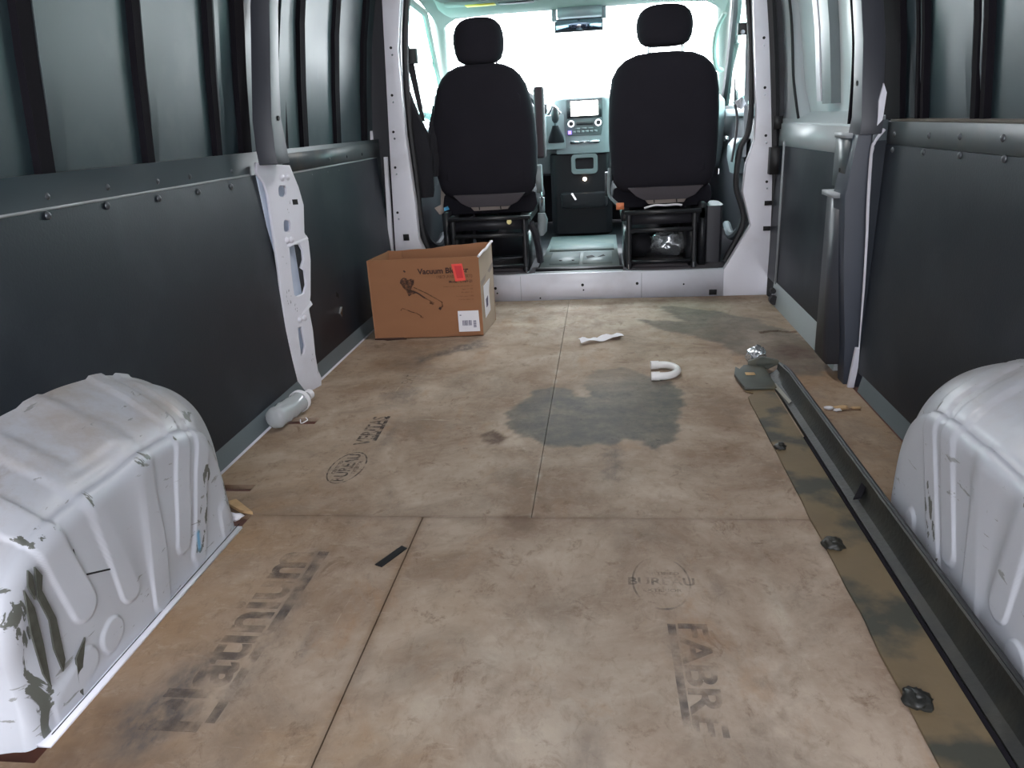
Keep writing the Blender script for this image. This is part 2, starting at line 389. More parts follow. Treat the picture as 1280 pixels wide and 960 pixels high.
STAINS = {
'wet': [(-0.18, 2.117), (-0.165, 2.195), (-0.127, 2.264), (-0.109, 2.345), (-0.059, 2.374), (0.009, 2.348), (0.031, 2.288), (0.071, 2.273), (0.049, 2.409), (0.078, 2.54), (0.177, 2.571), (0.229, 2.533), (0.279, 2.464), (0.34, 2.397), (0.363, 2.321), (0.357, 2.209), (0.332, 2.094), (0.318, 1.967), (0.285, 1.904), (0.25, 1.868), (0.216, 1.925), (0.174, 1.936), (0.144, 1.905), (0.077, 1.9), (0.027, 1.89), (-0.007, 1.88), (-0.038, 1.906), (-0.08, 1.944), (-0.116, 1.95), (-0.141, 1.984), (-0.158, 2.03)],
'wet2': [(0.265, 3.238), (0.353, 3.215), (0.454, 3.191), (0.414, 3.317), (0.37, 3.452), (0.443, 3.478), (0.521, 3.403), (0.608, 3.361), (0.684, 3.275), (0.757, 3.193), (0.783, 3.078), (0.852, 3.019), (0.881, 2.89), (0.882, 2.565), (0.82, 2.456), (0.752, 2.45), (0.696, 2.498), (0.693, 2.655), (0.645, 2.658), (0.582, 2.715), (0.562, 2.841), (0.517, 2.892), (0.472, 2.958), (0.357, 3.058), (0.304, 3.132)],
'brown2': [(0.735, 2.806), (0.787, 2.873), (0.839, 2.822), (0.855, 2.731), (0.822, 2.648), (0.764, 2.651), (0.73, 2.717)],
'spot': [(-0.227, 1.965), (-0.212, 2.006), (-0.187, 1.988), (-0.152, 1.964), (-0.152, 1.925), (-0.176, 1.908), (-0.2, 1.887), (-0.218, 1.92)],
'smear': [(0.122, 1.944), (0.162, 1.944), (0.158, 1.804), (0.150, 1.676), (0.12, 1.689)],
'boxsm': [(-0.599, 2.73), (-0.498, 2.832), (-0.412, 2.941), (-0.36, 2.952), (-0.364, 2.846), (-0.452, 2.794), (-0.528, 2.726), (-0.578, 2.667)],
'boxbr': [(-0.736, 2.738), (-0.621, 2.795), (-0.569, 2.627), (-0.659, 2.593), (-0.733, 2.635)],
'box0': [(-0.855, 3.008), (-0.375, 3.022), (-0.373, 2.941), (-0.562, 2.878), (-0.766, 2.827), (-0.849, 2.756)],
'txtsm': [(-0.618, 2.314), (-0.567, 2.376), (-0.499, 2.374), (-0.496, 2.219), (-0.594, 2.267)],
'grey1': [(-0.60, 0.79), (-0.635, 0.86), (-0.60, 0.96), (-0.56, 1.014), (-0.536, 0.994), (-0.518, 0.867), (-0.533, 0.805), (-0.55, 0.794)],
'strip': [(-0.50, 1.348), (-0.462, 1.349), (-0.455, 1.147), (-0.469, 0.869), (-0.496, 0.868), (-0.469, 0.991), (-0.501, 1.248)],
'nearleft': [(-0.779, 0.796), (-0.716, 0.835), (-0.676, 0.891), (-0.607, 0.893), (-0.572, 0.771), (-0.649, 0.6), (-0.8, 0.6)],
'seamspot': [(-0.10, 1.50), (-0.04, 1.51), (-0.02, 1.46), (-0.06, 1.42), (-0.11, 1.44)],
}
def polymask(X, Y, poly, soft=0.008, warp=0.010):
    P = np.array(poly); ins = np.zeros(X.shape, bool); d2 = np.full(X.shape, 1e9)
    Xw = X + warp * (np.sin(Y * 61 + X * 23) * .6 + np.sin(Y * 137 - X * 90) * .4)
    Yw = Y + warp * (np.sin(X * 67 + Y * 19) * .6 + np.sin(X * 151 + Y * 77) * .4)
    for i in range(len(P)):
        a = P[i]; b = P[(i + 1) % len(P)]
        c = ((a[1] > Yw) != (b[1] > Yw)); dy = b[1] - a[1]
        xi = a[0] + (Yw - a[1]) * (b[0] - a[0]) / (dy if abs(dy) > 1e-9 else 1e-9)
        ins ^= c & (Xw < xi)
        ab = b - a; t = np.clip(((Xw - a[0]) * ab[0] + (Yw - a[1]) * ab[1]) / (ab @ ab), 0, 1)
        d2 = np.minimum(d2, (Xw - a[0] - t * ab[0]) ** 2 + (Yw - a[1] - t * ab[1]) ** 2)
    d = np.sqrt(d2) * np.where(ins, 1, -1)
    return np.clip(0.5 + d / (2 * soft), 0, 1)
def blob(X, Y, cx, cy, rx, ry): return np.clip(1.3 * np.exp(-(((X - cx) / rx) ** 2 + ((Y - cy) / ry) ** 2)), 0, 1)

def sheet(xs, ys, x0, x1, y0, y1, slots=(), left_edge=None, right_edge=None):
    """one plywood board: a fine grid on top, sides 12 mm deep, slots left open"""
    step = 0.009
    def axis(a, b, cuts):
        k = sorted(set([a, b] + [c for c in cuts if a < c < b])); out = []
        for p, q in zip(k, k[1:]):
            m_ = max(1, int(round((q - p) / step))); out += list(np.linspace(p, q, m_ + 1)[:-1])
        return np.array(out + [b])
    ax = axis(x0, x1, [c for s in slots for c in s[:2]] + xs); ay = axis(y0, y1, [c for s in slots for c in s[2:]] + ys)
    nx, ny = len(ax), len(ay)
    X, Y = np.meshgrid(ax, ay); Xf, Yf = X.ravel(), Y.ravel()
    Z = 0.0006 * np.sin(Xf * 5 + 1) * np.sin(Yf * 4)
    verts = np.stack([Xf, Yf, Z], 1)
    i, j = np.meshgrid(np.arange(nx - 1), np.arange(ny - 1)); cx = (ax[i] + ax[i + 1]) / 2; cy = (ay[j] + ay[j + 1]) / 2
    keep = np.ones(i.shape, bool)
    for s in slots: keep &= ~((cx > s[0]) & (cx < s[1]) & (cy > s[2]) & (cy < s[3]))
    # ragged splinter notches bitten out of given edges
    if left_edge: keep &= ~left_edge(cx, cy)
    base = (j * nx + i)
    faces = np.stack([base, base + 1, base + nx + 1, base + nx], -1)[keep]
    # sides: every boundary edge of the kept grid drops 12 mm
    K = np.zeros((ny + 1, nx + 1), bool); K[1:ny, 1:nx] = keep
    side = []
    N = len(verts); low = verts.copy(); low[:, 2] = -0.013
    for jj, ii in zip(*np.nonzero(K[1:ny, 1:nx])):
        b0 = jj * nx + ii; q = (b0, b0 + 1, b0 + nx + 1, b0 + nx)
        if not K[jj, ii + 1]: side.append((q[1], q[0], q[0] + N, q[1] + N))
        if not K[jj + 2, ii + 1]: side.append((q[3], q[2], q[2] + N, q[3] + N))
        if not K[jj + 1, ii]: side.append((q[0], q[3], q[3] + N, q[0] + N))
        if not K[jj + 1, ii + 2]: side.append((q[2], q[1], q[1] + N, q[2] + N))
    allf = [tuple(f) for f in faces.tolist()] + side
    me = bpy.data.meshes.new('plywood_sheet')
    me.from_pydata(np.vstack([verts, low]).tolist(), [], allf)
    st = np.zeros((N, 4)); tn = np.zeros((N, 4)); st[:, 3] = tn[:, 3] = 1
    M = lambda k, **kw: polymask(Xf, Yf, STAINS[k], **kw)
    wet_soft = 1 - 0.55 * blob(Xf, Yf, 0.10, 2.50, 0.16, 0.13)
    pale_mid = 1 - 0.25 * blob(Xf, Yf, 0.72, 2.95, 0.09, 0.2)
    st[:, 0] = np.clip(M('wet') * wet_soft + 0.75 * M('wet2', soft=0.012) * pale_mid, 0, 1)
    st[:, 1] = np.clip(.45 * np.exp(-((Xf + .295) / .006) ** 2) * (Yf < 1.5) + M('brown2', soft=0.05) * .8 + M('spot') + M('boxbr', soft=0.06) * .6 + M('box0', soft=0.05) * .35 + M('nearleft', soft=0.08) * .6
                       + 0.5 * blob(Xf, Yf, 0.80, 2.62, 0.1, 0.14) + .4 * M('seamspot', soft=.02)
                       + 0.5 * blob(Xf, Yf, 0.6, 3.6, 0.35, 0.06) + 0.35 * np.exp(-((Yf - 1.5) / 0.012) ** 2), 0, 1)
    st[:, 2] = np.clip(.75 * M('smear', soft=0.012) + M('boxsm', soft=0.02) + .6 * M('txtsm', soft=0.02) + 1.0 * M('grey1', soft=0.025) + .55 * M('strip', soft=.015)
                       + .5 * blob(Xf, Yf, 0.09, 0.80, 0.03, 0.10) + .45 * blob(Xf, Yf, -0.50, 1.97, 0.012, 0.12) + .4 * blob(Xf, Yf, -0.55, 2.55, 0.08, 0.14)
                       + .35 * blob(Xf, Yf, 0.325, 1.24, .014, .035) + .5 * blob(Xf, Yf, -0.285, 1.0, .008, .05)
                       + .5 * blob(Xf, Yf, -.40, 1.05, .012, .05), 0, 1)
    leftness = np.clip((-0.30 - Xf) / 0.4, 0, 1) * np.clip((2.2 - Yf) / 0.8, 0.15, 1)
    tn[:, 0] = np.clip(0.75 * leftness + 1.0 * blob(Xf, Yf, -0.28, 0.80, 0.14, 0.09) + 0.5 * np.exp(-((Xf + .295) / .012) ** 2) * (Yf < 1.5)
                       + .55 * (Xf > .70) * (Yf < 2.5) + .4 * blob(Xf, Yf, -.62, 2.7, .18, .25) + .35 * blob(Xf, Yf, -.2, 1.15, .1, .2), 0, 1)
    tn[:, 1] = np.clip(0.9 * blob(Xf, Yf, -0.12, 3.35, 0.42, 0.35) + .6 * blob(Xf, Yf, .3, 3.4, .25, .3)  # pale front boards: windshield light pool painted into the colour
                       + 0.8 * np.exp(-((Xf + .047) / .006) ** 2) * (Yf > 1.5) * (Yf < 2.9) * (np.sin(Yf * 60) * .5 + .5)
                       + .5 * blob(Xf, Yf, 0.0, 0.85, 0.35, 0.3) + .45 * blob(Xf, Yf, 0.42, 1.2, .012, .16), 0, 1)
    for nm, A in (('stain', st), ('tone', tn)):
        ca = me.color_attributes.new(nm, 'FLOAT_COLOR', 'POINT'); ca.data.foreach_set('color', np.vstack([A, A]).astype(np.float32).ravel())
    me.materials.append(ply_m)
    me.polygons.foreach_set('use_smooth', [False] * len(me.polygons))
    o = bpy.data.objects.new('plywood_sheet', me); COL.objects.link(o); rel(o, floor); return o

rag = lambda cx, cy: (cx < -0.775 + 0.02 * np.sin(cy * 90)) & (cy < 1.545)
s_fl = sheet([], [], -0.885, -0.0482, 1.502, 3.652, slots=[(-0.86, -0.76, 2.063, 2.115), (-0.86, -0.765, 1.62, 1.656)], left_edge=rag)
s_fr = sheet([], [], -0.0464, 0.885, 1.502, 3.652, slots=[(0.80, 0.852, 2.14, 2.16)], left_edge=lambda cx, cy: (cx > .73) & (cx < .875) & (np.abs(cy - 3.0 - .012 * np.sin(cx * 50)) < .012))
s_rl = sheet([], [-.0], -0.885, -0.2960, -0.6, 1.4985, slots=[(-.886, -.705, .772, 1.4986)])
s_rr = sheet([], [], -0.2935, 0.885, -0.6, 1.4985, slots=[(.705, .886, .772, 1.4986)])
s_fl['label'] = 'front left sheet with round inspection stamp'; s_fr['label'] = 'front right sheet with dark wet stains'
s_rl['label'] = 'rear left sheet with large faded lettering'; s_rr['label'] = 'rear right sheet with faint round stamp'

def ring_pts(cx, cy, rx, ry, k=48): return [(cx + rx * math.cos(2 * PI * i / k), cy + ry * math.sin(2 * PI * i / k)) for i in range(k)]
DZ = 0.0014
def stamp_round(sheet_o, cx, cy, rx, ry, words, up, m):
    curve_mesh('stamp_ring', m, [ring_pts(cx, cy, rx, ry), ring_pts(cx, cy, rx - 0.0035, ry - 0.005)], matrix=Matrix.Translation((0, 0, DZ)), parent=sheet_o)
    u = Vector(up)                                   # reading direction
    v = Vector((-u.y, u.x, 0))
    for w, off, size, sc in words:
        M = frame(Vector((cx, cy, DZ)) + v * off, u, v) @ Matrix.Diagonal((sc, 1, 1, 1))
        curve_mesh('stamp_lettering', m, text=w, size=size, bold=size * .02, matrix=M, parent=sheet_o, extrude=0)
stamp_round(s_fl, -0.557, 1.757, 0.047, 0.096, [('BUREAU', 0.0, 0.047, 0.95), ('CERTIFIED', 0.026, 0.014, 1.2), ('EXTERIOR', -0.027, 0.014, 1.2)], (0, 1, 0), stamp_b)
curve_mesh('stamp_lettering', stamp_b, text='VERITAS', size=0.062, bold=.0012, matrix=frame((-0.563, 2.01, DZ), (0, 1, 0), (-1, 0, 0)) @ Matrix.Diagonal((0.93, 1, 1, 1)), parent=s_fl)
curve_mesh('stamp_bar', stamp_b, [[(-0.541, 1.93), (-0.528, 1.93), (-0.536, 2.12), (-0.546, 2.12)]], matrix=Matrix.Translation((0, 0, DZ)), parent=s_fl)
stamp_round(s_rr, 0.221, 1.257, 0.055, 0.088, [('BUREAU', 0.0, 0.034, 1.0), ('CERTIFIED', 0.028, 0.013, 1.2), ('EXTERIOR', -0.028, 0.013, 1.2)], (1, 0, 0), stamp_p)
curve_mesh('stamp_lettering', stamp_p, text='FABRE', size=0.075, bold=.002, matrix=frame((0.262, 1.005, DZ), (0, -1, 0), (1, 0, 0)) @ Matrix.Diagonal((1.25, .9, 1, 1)), parent=s_rr)
curve_mesh('stamp_bar', stamp_p, [[(0.222, 1.13), (0.236, 1.13), (0.238, 0.88), (0.226, 0.88)]], matrix=Matrix.Translation((0, 0, DZ)), parent=s_rr)
curve_mesh('stamp_lettering', stamp, text='Platinium', size=0.150, bold=.004, matrix=frame((-0.535, 1.09, DZ), (0, 1, 0), (-1, 0, 0)) @ Matrix.Diagonal((0.92, 0.85, 1, 1)), parent=s_rl)
curve_mesh('stamp_bar', stamp, [[(-0.49, 0.86), (-0.474, 0.86), (-0.462, 1.345), (-0.485, 1.345)]], matrix=Matrix.Translation((0, 0, DZ)), parent=s_rl)
# faint traffic-worn print further forward
for (x, y, tx, sz) in ((-0.56, 2.47, 'EXT', .055), (-0.47, 2.30, 'II', .04)):
    curve_mesh('stamp_lettering', stamp_p, text=tx, size=sz, matrix=frame((x, y, DZ), (0, 1, 0), (-1, 0, 0)), parent=s_fl)

# ------------------------------------------------------------------ side walls
def wall_profile(z):
    P = [(0.78, 0.975), (1.0, 0.955), (1.2, 0.93), (1.5, 0.87), (1.68, 0.80), (1.78, 0.70)]
    if z <= P[0][0]: return P[0][1]
    for (a, xa), (b, xb) in zip(P, P[1:]):
        if z <= b: return xa + (xb - xa) * (z - a) / (b - a)
    return P[-1][1]
ZS = [0.78, 0.9, 1.0, 1.1, 1.2, 1.35, 1.5, 1.6, 1.68, 1.74, 1.78]

def skin(bm, s, y0, y1, off=0.0, th=0.012, zs=ZS):
    """curved outer skin strip between y0 and y1, pushed inboard by off"""
    rings = []
    for z in zs:
        x = wall_profile(z) - off
        rings.append([(s * x, y0, z), (s * x, y1, z), (s * (x + th), y1, z), (s * (x + th), y0, z)])
    loft(bm, rings)

def rib(bm, s, y0, y1, h, zs=ZS):
    """hat section: sloped flanks"""
    rings = []
    for i, z in enumerate(zs):
        x = wall_profile(z); k = 0.25 if i == 0 else 1
        rings.append([(s * (x + .004), y0, z), (s * (x - h * k), y0 + .008, z), (s * (x - h * k), y1 - .008, z), (s * (x + .004), y1, z)])
    loft(bm, rings)

def dome(bm, c, n, r):
    n = Vector(n).normalized(); u = n.orthogonal().normalized(); v = n.cross(u); c = Vector(c); rings = []
    for a, hgt in ((1.25, 0), (1.2, .25), (.8, .6), (.35, .8)):
        rings.append([c + n * r * hgt + (u * math.cos(2 * PI * j / 10) + v * math.sin(2 * PI * j / 10)) * r * a for j in range(10)])
    loft(bm, rings)

def make_rivets(parent, s, pts, r=0.0065):
    first = None
    for (y, z) in pts:
        if first is None:
            bm = bmesh.new(); dome(bm, (0, 0, 0), (-s, 0, 0), r); first = finish(bm, 'rivet', rivet_m, None, 60); o = first
        else:
            o = first.copy(); COL.objects.link(o)
        x = (0.947 if z > .735 else 0.942) if s < 0 else (.912 if z > .722 else .909)
        rel(o, parent); o.location = (s * x, y, z)

Y0 = -0.90
# left wall
bm = bmesh.new(); skin(bm, -1, Y0, 3.9); box(bm, -0.99, -0.945, Y0, 3.9, -0.02, 0.79)
wl_ = finish(bm, 'wall_left', upper); tag(wl_, kind='structure')
for (a, b_) in ((0.72, .78), (1.06, 1.11), (1.455, 1.515), (1.815, 1.862), (2.17, 2.21), (2.845, 2.86), (3.22, 3.235), (3.60, 3.61)):
    O('rib', upper, wl_, b=lambda bm: rib(bm, -1, a, b_, 0.014))
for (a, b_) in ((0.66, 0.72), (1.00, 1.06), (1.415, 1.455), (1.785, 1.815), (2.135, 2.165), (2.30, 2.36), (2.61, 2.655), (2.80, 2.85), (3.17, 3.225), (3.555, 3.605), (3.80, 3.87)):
    O('shade_strip', shade_trim, wl_, b=lambda bm: skin(bm, -1, a, b_, 0.016, 0.02))  # proud black strips stand in for shade on the rib flanks
O('ledge', ledge_m, wl_, boxes=[(-0.975, -0.947, Y0, 2.30, 0.728, 0.785), (-0.975, -0.940, 2.55, 3.70, 0.715, 0.775)], bevel=0.004)
O('ledge_dust', dust, wl_, boxes=[(-0.972, -0.958, Y0, 2.30, 0.785, 0.790)])
O('panel_edge', edge_m, wl_, boxes=[(-0.948, -0.942, Y0, 2.285, 0.7235, 0.729), (-0.946, -0.938, 2.55, 3.66, 0.7065, 0.712)])
def lower(s, x_t, x_b, zt, zb, th=0.008):
    def f(bm, ys):
        extr(bm, [(s * x_t, ys[0], zt), (s * x_t, ys[1], zt), (s * x_b, ys[1], zb), (s * x_b, ys[0], zb)], (s * th, 0, 0))
    return f
lw = lower(-1, 0.945, 0.902, 0.724, 0.05)
O('lower_panel', panel, wl_, b=lambda bm: lw(bm, (Y0, 2.385)))
lw2 = lower(-1, 0.938, 0.902, 0.707, 0.05)
O('lower_panel', panel, wl_, b=lambda bm: lw2(bm, (2.47, 3.65)))
O('kick_strip', kick, wl_, b=lambda bm: extr(bm, [(-0.904, Y0, 0.062), (-0.904, 3.65, 0.062), (-0.891, 3.65, 0.004), (-0.891, Y0, 0.004)], (-0.02, 0, 0)))
O('floor_edge', white, wl_, boxes=[(-0.905, -0.886, 1.5, 3.65, -0.014, 0.004)])
make_rivets(wl_, -1, [(0.95, .749), (1.18, .749), (1.398, .749), (1.589, .750), (1.786, .747), (1.938, .747), (2.177, .744),
                      (0.94, .714), (1.17, .714), (1.382, .714), (1.569, .713), (1.771, .708), (1.963, .706), (2.152, .704), (2.35, .690),
                      (2.78, .738), (3.003, .735), (3.22, .735), (3.433, .735), (2.788, .692), (2.958, .690), (3.09, .688), (3.298, .685)])
# torn spot with bright metal behind near the cardboard box
O('torn_panel_hole', hole_m, wl_, b=lambda bm: extr(bm, [(-0.9185, 2.78, .19), (-0.9175, 2.81, .25), (-0.9165, 2.83, .235), (-0.919, 2.82, .17), (-0.9205, 2.79, .15)], (0.006, 0, 0)))
O('torn_flap', chrome, wl_, b=lambda bm: extr(bm, [(-0.911, 2.80, .165), (-0.909, 2.825, .185), (-0.913, 2.82, .145)], (0.008, 0.004, 0)))

# right wall (rear part, behind the sliding door)
bm = bmesh.new(); skin(bm, 1, Y0, 2.62); box(bm, 0.93, 0.99, Y0, 2.40, -0.02, 0.785)
wr_ = finish(bm, 'wall_right', upper); tag(wr_, kind='structure')
for (a, b_) in ((0.98, 1.04), (1.48, 1.54), (1.905, 1.928), (1.952, 2.0), (2.243, 2.262)):
    O('rib', upper, wr_, b=lambda bm: rib(bm, 1, a, b_, 0.014))
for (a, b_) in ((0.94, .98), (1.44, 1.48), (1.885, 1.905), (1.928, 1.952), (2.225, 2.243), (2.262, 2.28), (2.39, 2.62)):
    O('shade_strip', shade_trim, wr_, b=lambda bm: skin(bm, 1, a, b_, 0.016, 0.02))  # shade as black strips, covering the near flanks of the ribs
O('ledge', ledge_m, wr_, boxes=[(0.912, 0.975, Y0, 2.34, 0.725, 0.784)], bevel=0.004)
O('ledge_dust', dust, wr_, boxes=[(0.925, 0.972, Y0, 2.36, 0.784, 0.790)])
O('lower_panel', panel, wr_, b=lambda bm: lower(1, 0.910, 0.897, 0.724, 0.05)(bm, (Y0, 2.335)))
O('kick_strip', kick, wr_, b=lambda bm: extr(bm, [(0.899, Y0, 0.062), (0.899, 2.29, 0.062), (0.886, 2.29, 0.004), (0.886, Y0, 0.004)], (0.02, 0, 0)))
make_rivets(wr_, 1, [(1.47, .757), (1.686, .757), (1.879, .755), (2.048, .753), (2.281, .752), (1.45, .719), (1.662, .719), (1.86, .716), (2.064, .714), (2.274, .712)])
O('panel_return', panel, wr_, b=lambda bm: extr(bm, [(0.884, 2.334, .735), (0.878, 2.334, .70), (0.882, 2.334, .572), (0.888, 2.334, .462), (0.893, 2.334, .321), (.897, 2.334, .05), (.915, 2.334, .05), (.915, 2.334, .735)], (0, .008, 0)))
# white edge of the panel opening
O('opening_edge', white, wr_, b=lambda bm: tube(bm, [(0.902, 2.335, .765), (0.882, 2.338, .735), (0.876, 2.34, .70), (0.880, 2.34, .572), (0.887, 2.34, .462), (0.893, 2.34, .321), (.899, 2.34, .122)], 0.0052, 8))
O('opening_foot', white, wr_, b=lambda bm: extr(bm, [(0.885, 2.335, .128), (0.872, 2.335, 0.0), (0.890, 2.335, 0.0), (0.903, 2.335, .128)], (0.0, .012, 0)))

ceil = O('ceiling', hull, b=lambda bm: loft(bm, [[(x, y, z) for (x, z) in ((-.98, 1.74), (-.7, 1.79), (0, 1.83), (.7, 1.79), (.98, 1.74), (.7, 1.86), (0, 1.9), (-.7, 1.86))] for y in (Y0, 2.0, 4.0)]))
tag(ceil, kind='structure')
for y in (0.6, 1.5, 2.45, 3.3):
    O('roof_bow', hull, ceil, b=lambda bm: tube(bm, [(-.78, y, 1.74), (-.4, y, 1.79), (0, y, 1.805), (.4, y, 1.79), (.78, y, 1.74)], 0.022, 6))

# added fill lamp, out of view, lifting the middle floor: housing, lens, light
dl = root('added_fill_lamp', 'added unseen fill lamp on the roof between the wheel arches and the cab', 'lamp', loc=(0, 2.75, 1.76))
O('fill_lamp_housing', hull, dl, boxes=[(-.15, .15, 2.67, 2.83, 1.765, 1.80)], bevel=.006)
O('fill_lamp_lens', mat('lit_fill_lamp_lens', (.8, .8, .8), .4, emit=((1, .98, .95), .6)), dl, boxes=[(-.135, .135, 2.685, 2.815, 1.757, 1.766)], bevel=.003)
ld = bpy.data.lights.new('fill_lamp_light', 'AREA'); ld.shape = 'RECTANGLE'; ld.size = .26; ld.size_y = .12; ld.energy = 1.3; ld.color = (1, .98, .96)
lo_ = bpy.data.objects.new('fill_lamp_light', ld); COL.objects.link(lo_); lo_.location = (0, 2.75, 1.752); rel(lo_, dl)

# ------------------------------------------------------------------ pillars (trim)
# left middle pillar: dark upper half
def upper_pillar(name, s, ys, zs, xi, th):
    rings = []
    for (z, y0, y1, x) in zs:
        rings.append([(s * (x + .058), y0, z), (s * x, y0 + .006, z), (s * x, y1 - .008, z), (s * (x + .03), y1, z), (s * (x + .058), y1, z)])
    bm = bmesh.new(); loft(bm, rings); return finish(bm, name, pillar_m, None, 25, bevel=0.004)
t1 = upper_pillar('trim_1', -1, 0, [(0.752, 2.30, 2.41, 0.858), (0.79, 2.30, 2.41, 0.860), (0.88, 2.31, 2.40, 0.862), (1.0, 2.34, 2.42, 0.858), (1.2, 2.39, 2.47, 0.85), (1.5, 2.40, 2.49, 0.79), (1.78, 2.42, 2.52, 0.68)], 0, 0)
tag(t1, kind='structure')
O('pillar_flange', upper, t1, b=lambda bm: loft(bm, [[(-(wall_profile(z) - .022), y, z), (-(wall_profile(z) - .022), y + .07, z), (-(wall_profile(z) + .01), y + .07, z), (-(wall_profile(z) + .01), y, z)] for z, y in ((.78, 2.54), (1.0, 2.58), (1.2, 2.62), (1.5, 2.64), (1.78, 2.65))]))
O('oval_hole', hole_m, t1, b=lambda bm: cyl(bm, (-0.8575, 2.365, .885), (-0.864, 2.365, .885), .007))
# left middle pillar: white lower half with cut-outs
outl = [(2.325, 0.757), (2.356, 0.751), (2.468, 0.739), (2.478, 0.71), (2.491, 0.669), (2.5, 0.611), (2.479, 0.523), (2.492, 0.492), (2.485, 0.43), (2.453, 0.316), (2.432, 0.269), (2.432, 0.198), (2.421, 0.112), (2.42, 0.057), (2.43, 0.026), (2.422, -0.003), (2.378, -0.011), (2.308, 0.02), (2.308, 0.086), (2.309, 0.155), (2.31, 0.232), (2.318, 0.314), (2.329, 0.418), (2.336, 0.514), (2.342, 0.584), (2.347, 0.66), (2.341, 0.699), (2.321, 0.724), (2.318, 0.731)]
holes = [[(2.406, 0.685), (2.431, 0.683), (2.436, 0.673), (2.432, 0.653), (2.42, 0.645), (2.399, 0.647), (2.392, 0.656), (2.396, 0.677)], [(2.398, 0.577), (2.422, 0.574), (2.426, 0.564), (2.42, 0.54), (2.41, 0.534), (2.389, 0.537), (2.385, 0.546), (2.39, 0.569)], [(2.395, 0.488), (2.423, 0.494), (2.45, 0.491), (2.46, 0.468), (2.455, 0.435), (2.438, 0.413), (2.452, 0.402), (2.446, 0.352), (2.426, 0.326), (2.387, 0.323), (2.374, 0.334), (2.383, 0.416)], [(2.362, 0.225), (2.385, 0.227), (2.385, 0.202), (2.386, 0.158), (2.371, 0.132), (2.352, 0.125), (2.356, 0.176)]]
def yz_matrix(s, x):     # curve (a,b) -> (x, a, b) leaning with the wall
    return Matrix(((0, 0, s, s * x), (1, 0, 0, 0), (0, 1, 0, 0), (0, 0, 0, 1)))
t2 = curve_mesh('trim_2', white, [outl] + holes, extrude=0.003, bevel=0.0025, matrix=Matrix(((.30, -.045, .95, -.885 - .30 * 2.38), (1, 0, -.29, 0), (0, 1, .04, 0), (0, 0, 0, 1))))
PX = lambda y, z: -.885 - .045 * z + .30 * (y - 2.38)
tag(t2, kind='structure')
O('pillar_recess', recess_m, t2, b=lambda bm: extr(bm, [(-.940, 2.33, .72), (-.915, 2.47, .72), (-.893, 2.44, .05), (-.918, 2.33, .05)], (-.01, 0, 0)))
for (y, z) in ((2.42, .707), (2.447, .707), (2.39, .512), (2.41, .510), (2.378, .248), (2.404, .249)):
    O('weld_boss', white, t2, b=lambda bm: dome(bm, (PX(y, z) + .004, y, z), (1, -.3, 0), .0095))
for (ya, yb, z0_, dz) in ((2.385, 2.49, .505, .008), (2.392, 2.45, .275, .022)):
    O('pressed_step', white, t2, b=lambda bm: extr(bm, [(PX(ya, z0_) + .003, ya, z0_), (PX(yb, z0_) + .003, yb, z0_ + dz), (PX(yb, z0_) + .009, yb, z0_ + dz - .014), (PX(ya, z0_) + .009, ya, z0_ - .014)], (-.004, 0, 0)), bevel=.002)
random.seed(3)
for (cy_, cz_, n_, sp_) in ((2.345, .335, 9, .018), (2.365, .29, 5, .010), (2.40, .108, 3, .008), (2.362, .455, 3, .012), (2.425, .61, 3, .012), (2.42, .045, 1, .005)):
    for k in range(n_):
        y = cy_ + random.uniform(-sp_, sp_); z = cz_ + random.uniform(-sp_, sp_) * 1.3; a = random.uniform(.003, .008); b2 = random.uniform(.003, .009); x = PX(y, z) + .0062
        O('paint_chip', hole_m, t2, b=lambda bm: extr(bm, [(x, y, z), (x, y + a * .5, z + b2), (x, y + a, z - b2 * .3), (x, y + a * .3, z - b2)], (-.0012, 0, 0)))
O('square_clip', hole_m, t2, b=lambda bm: extr(bm, [(PX(2.448, .63) + .006, 2.448, .635), (PX(2.473, .63) + .006, 2.473, .633), (PX(2.473, .61) + .006, 2.473, .616), (PX(2.448, .61) + .006, 2.448, .618)], (-.006, 0, 0)))

# right middle pillar: upper and lower parts
bm = bmesh.new()
rings = []
for (z, y0, y1, x) in [(0.752, 2.33, 2.47, .838), (0.80, 2.33, 2.45, .838), (.88, 2.35, 2.46, .838), (1.0, 2.37, 2.48, .836), (1.12, 2.42, 2.53, .834), (1.3, 2.44, 2.55, .81), (1.5, 2.45, 2.56, .77), (1.78, 2.46, 2.57, .66)]:
    rings.append([(x + .058, y0, z), (x, y0 + .006, z), (x, y1 - .03, z), (x + .008, y1, z), (x + .06, y1, z)])
loft(bm, rings); t3 = finish(bm, 'trim_3', pillar_m, None, 25, bevel=0.004); tag(t3, kind='structure')
O('pillar_groove', shade_trim, t3, b=lambda bm: tube(bm, [(.844, 2.46, .78), (.844, 2.46, .88), (.842, 2.475, 1.0), (.840, 2.525, 1.12), (.816, 2.545, 1.3), (.776, 2.555, 1.5)], .006, 6))
O('oval_hole', hole_m, t3, b=lambda bm: cyl(bm, (.836, 2.40, .89), (.842, 2.40, .89), .007))
bm = bmesh.new()
rings = []
for (z, y0, y1, x) in [(-.01, 2.36, 2.44, .868), (.16, 2.36, 2.46, .858), (.35, 2.36, 2.49, .838), (.58, 2.36, 2.50, .822), (.745, 2.345, 2.47, .838), (.755, 2.345, 2.47, .84)]:
    rings.append([(.985, y0, z), (x, y0 + .008, z), (x, y1 - .01, z), (.985, y1, z)])
loft(bm, rings); t4 = finish(bm, 'trim_4', mat('blue_grey_pillar_paint', (0.036, 0.044, 0.062), 0.45), None, 25, bevel=0.004); tag(t4, kind='structure')
O('pillar_bracket', ledge_m, t4, boxes=[(.828, .95, 2.405, 2.53, .600, .742)], bevel=.005)
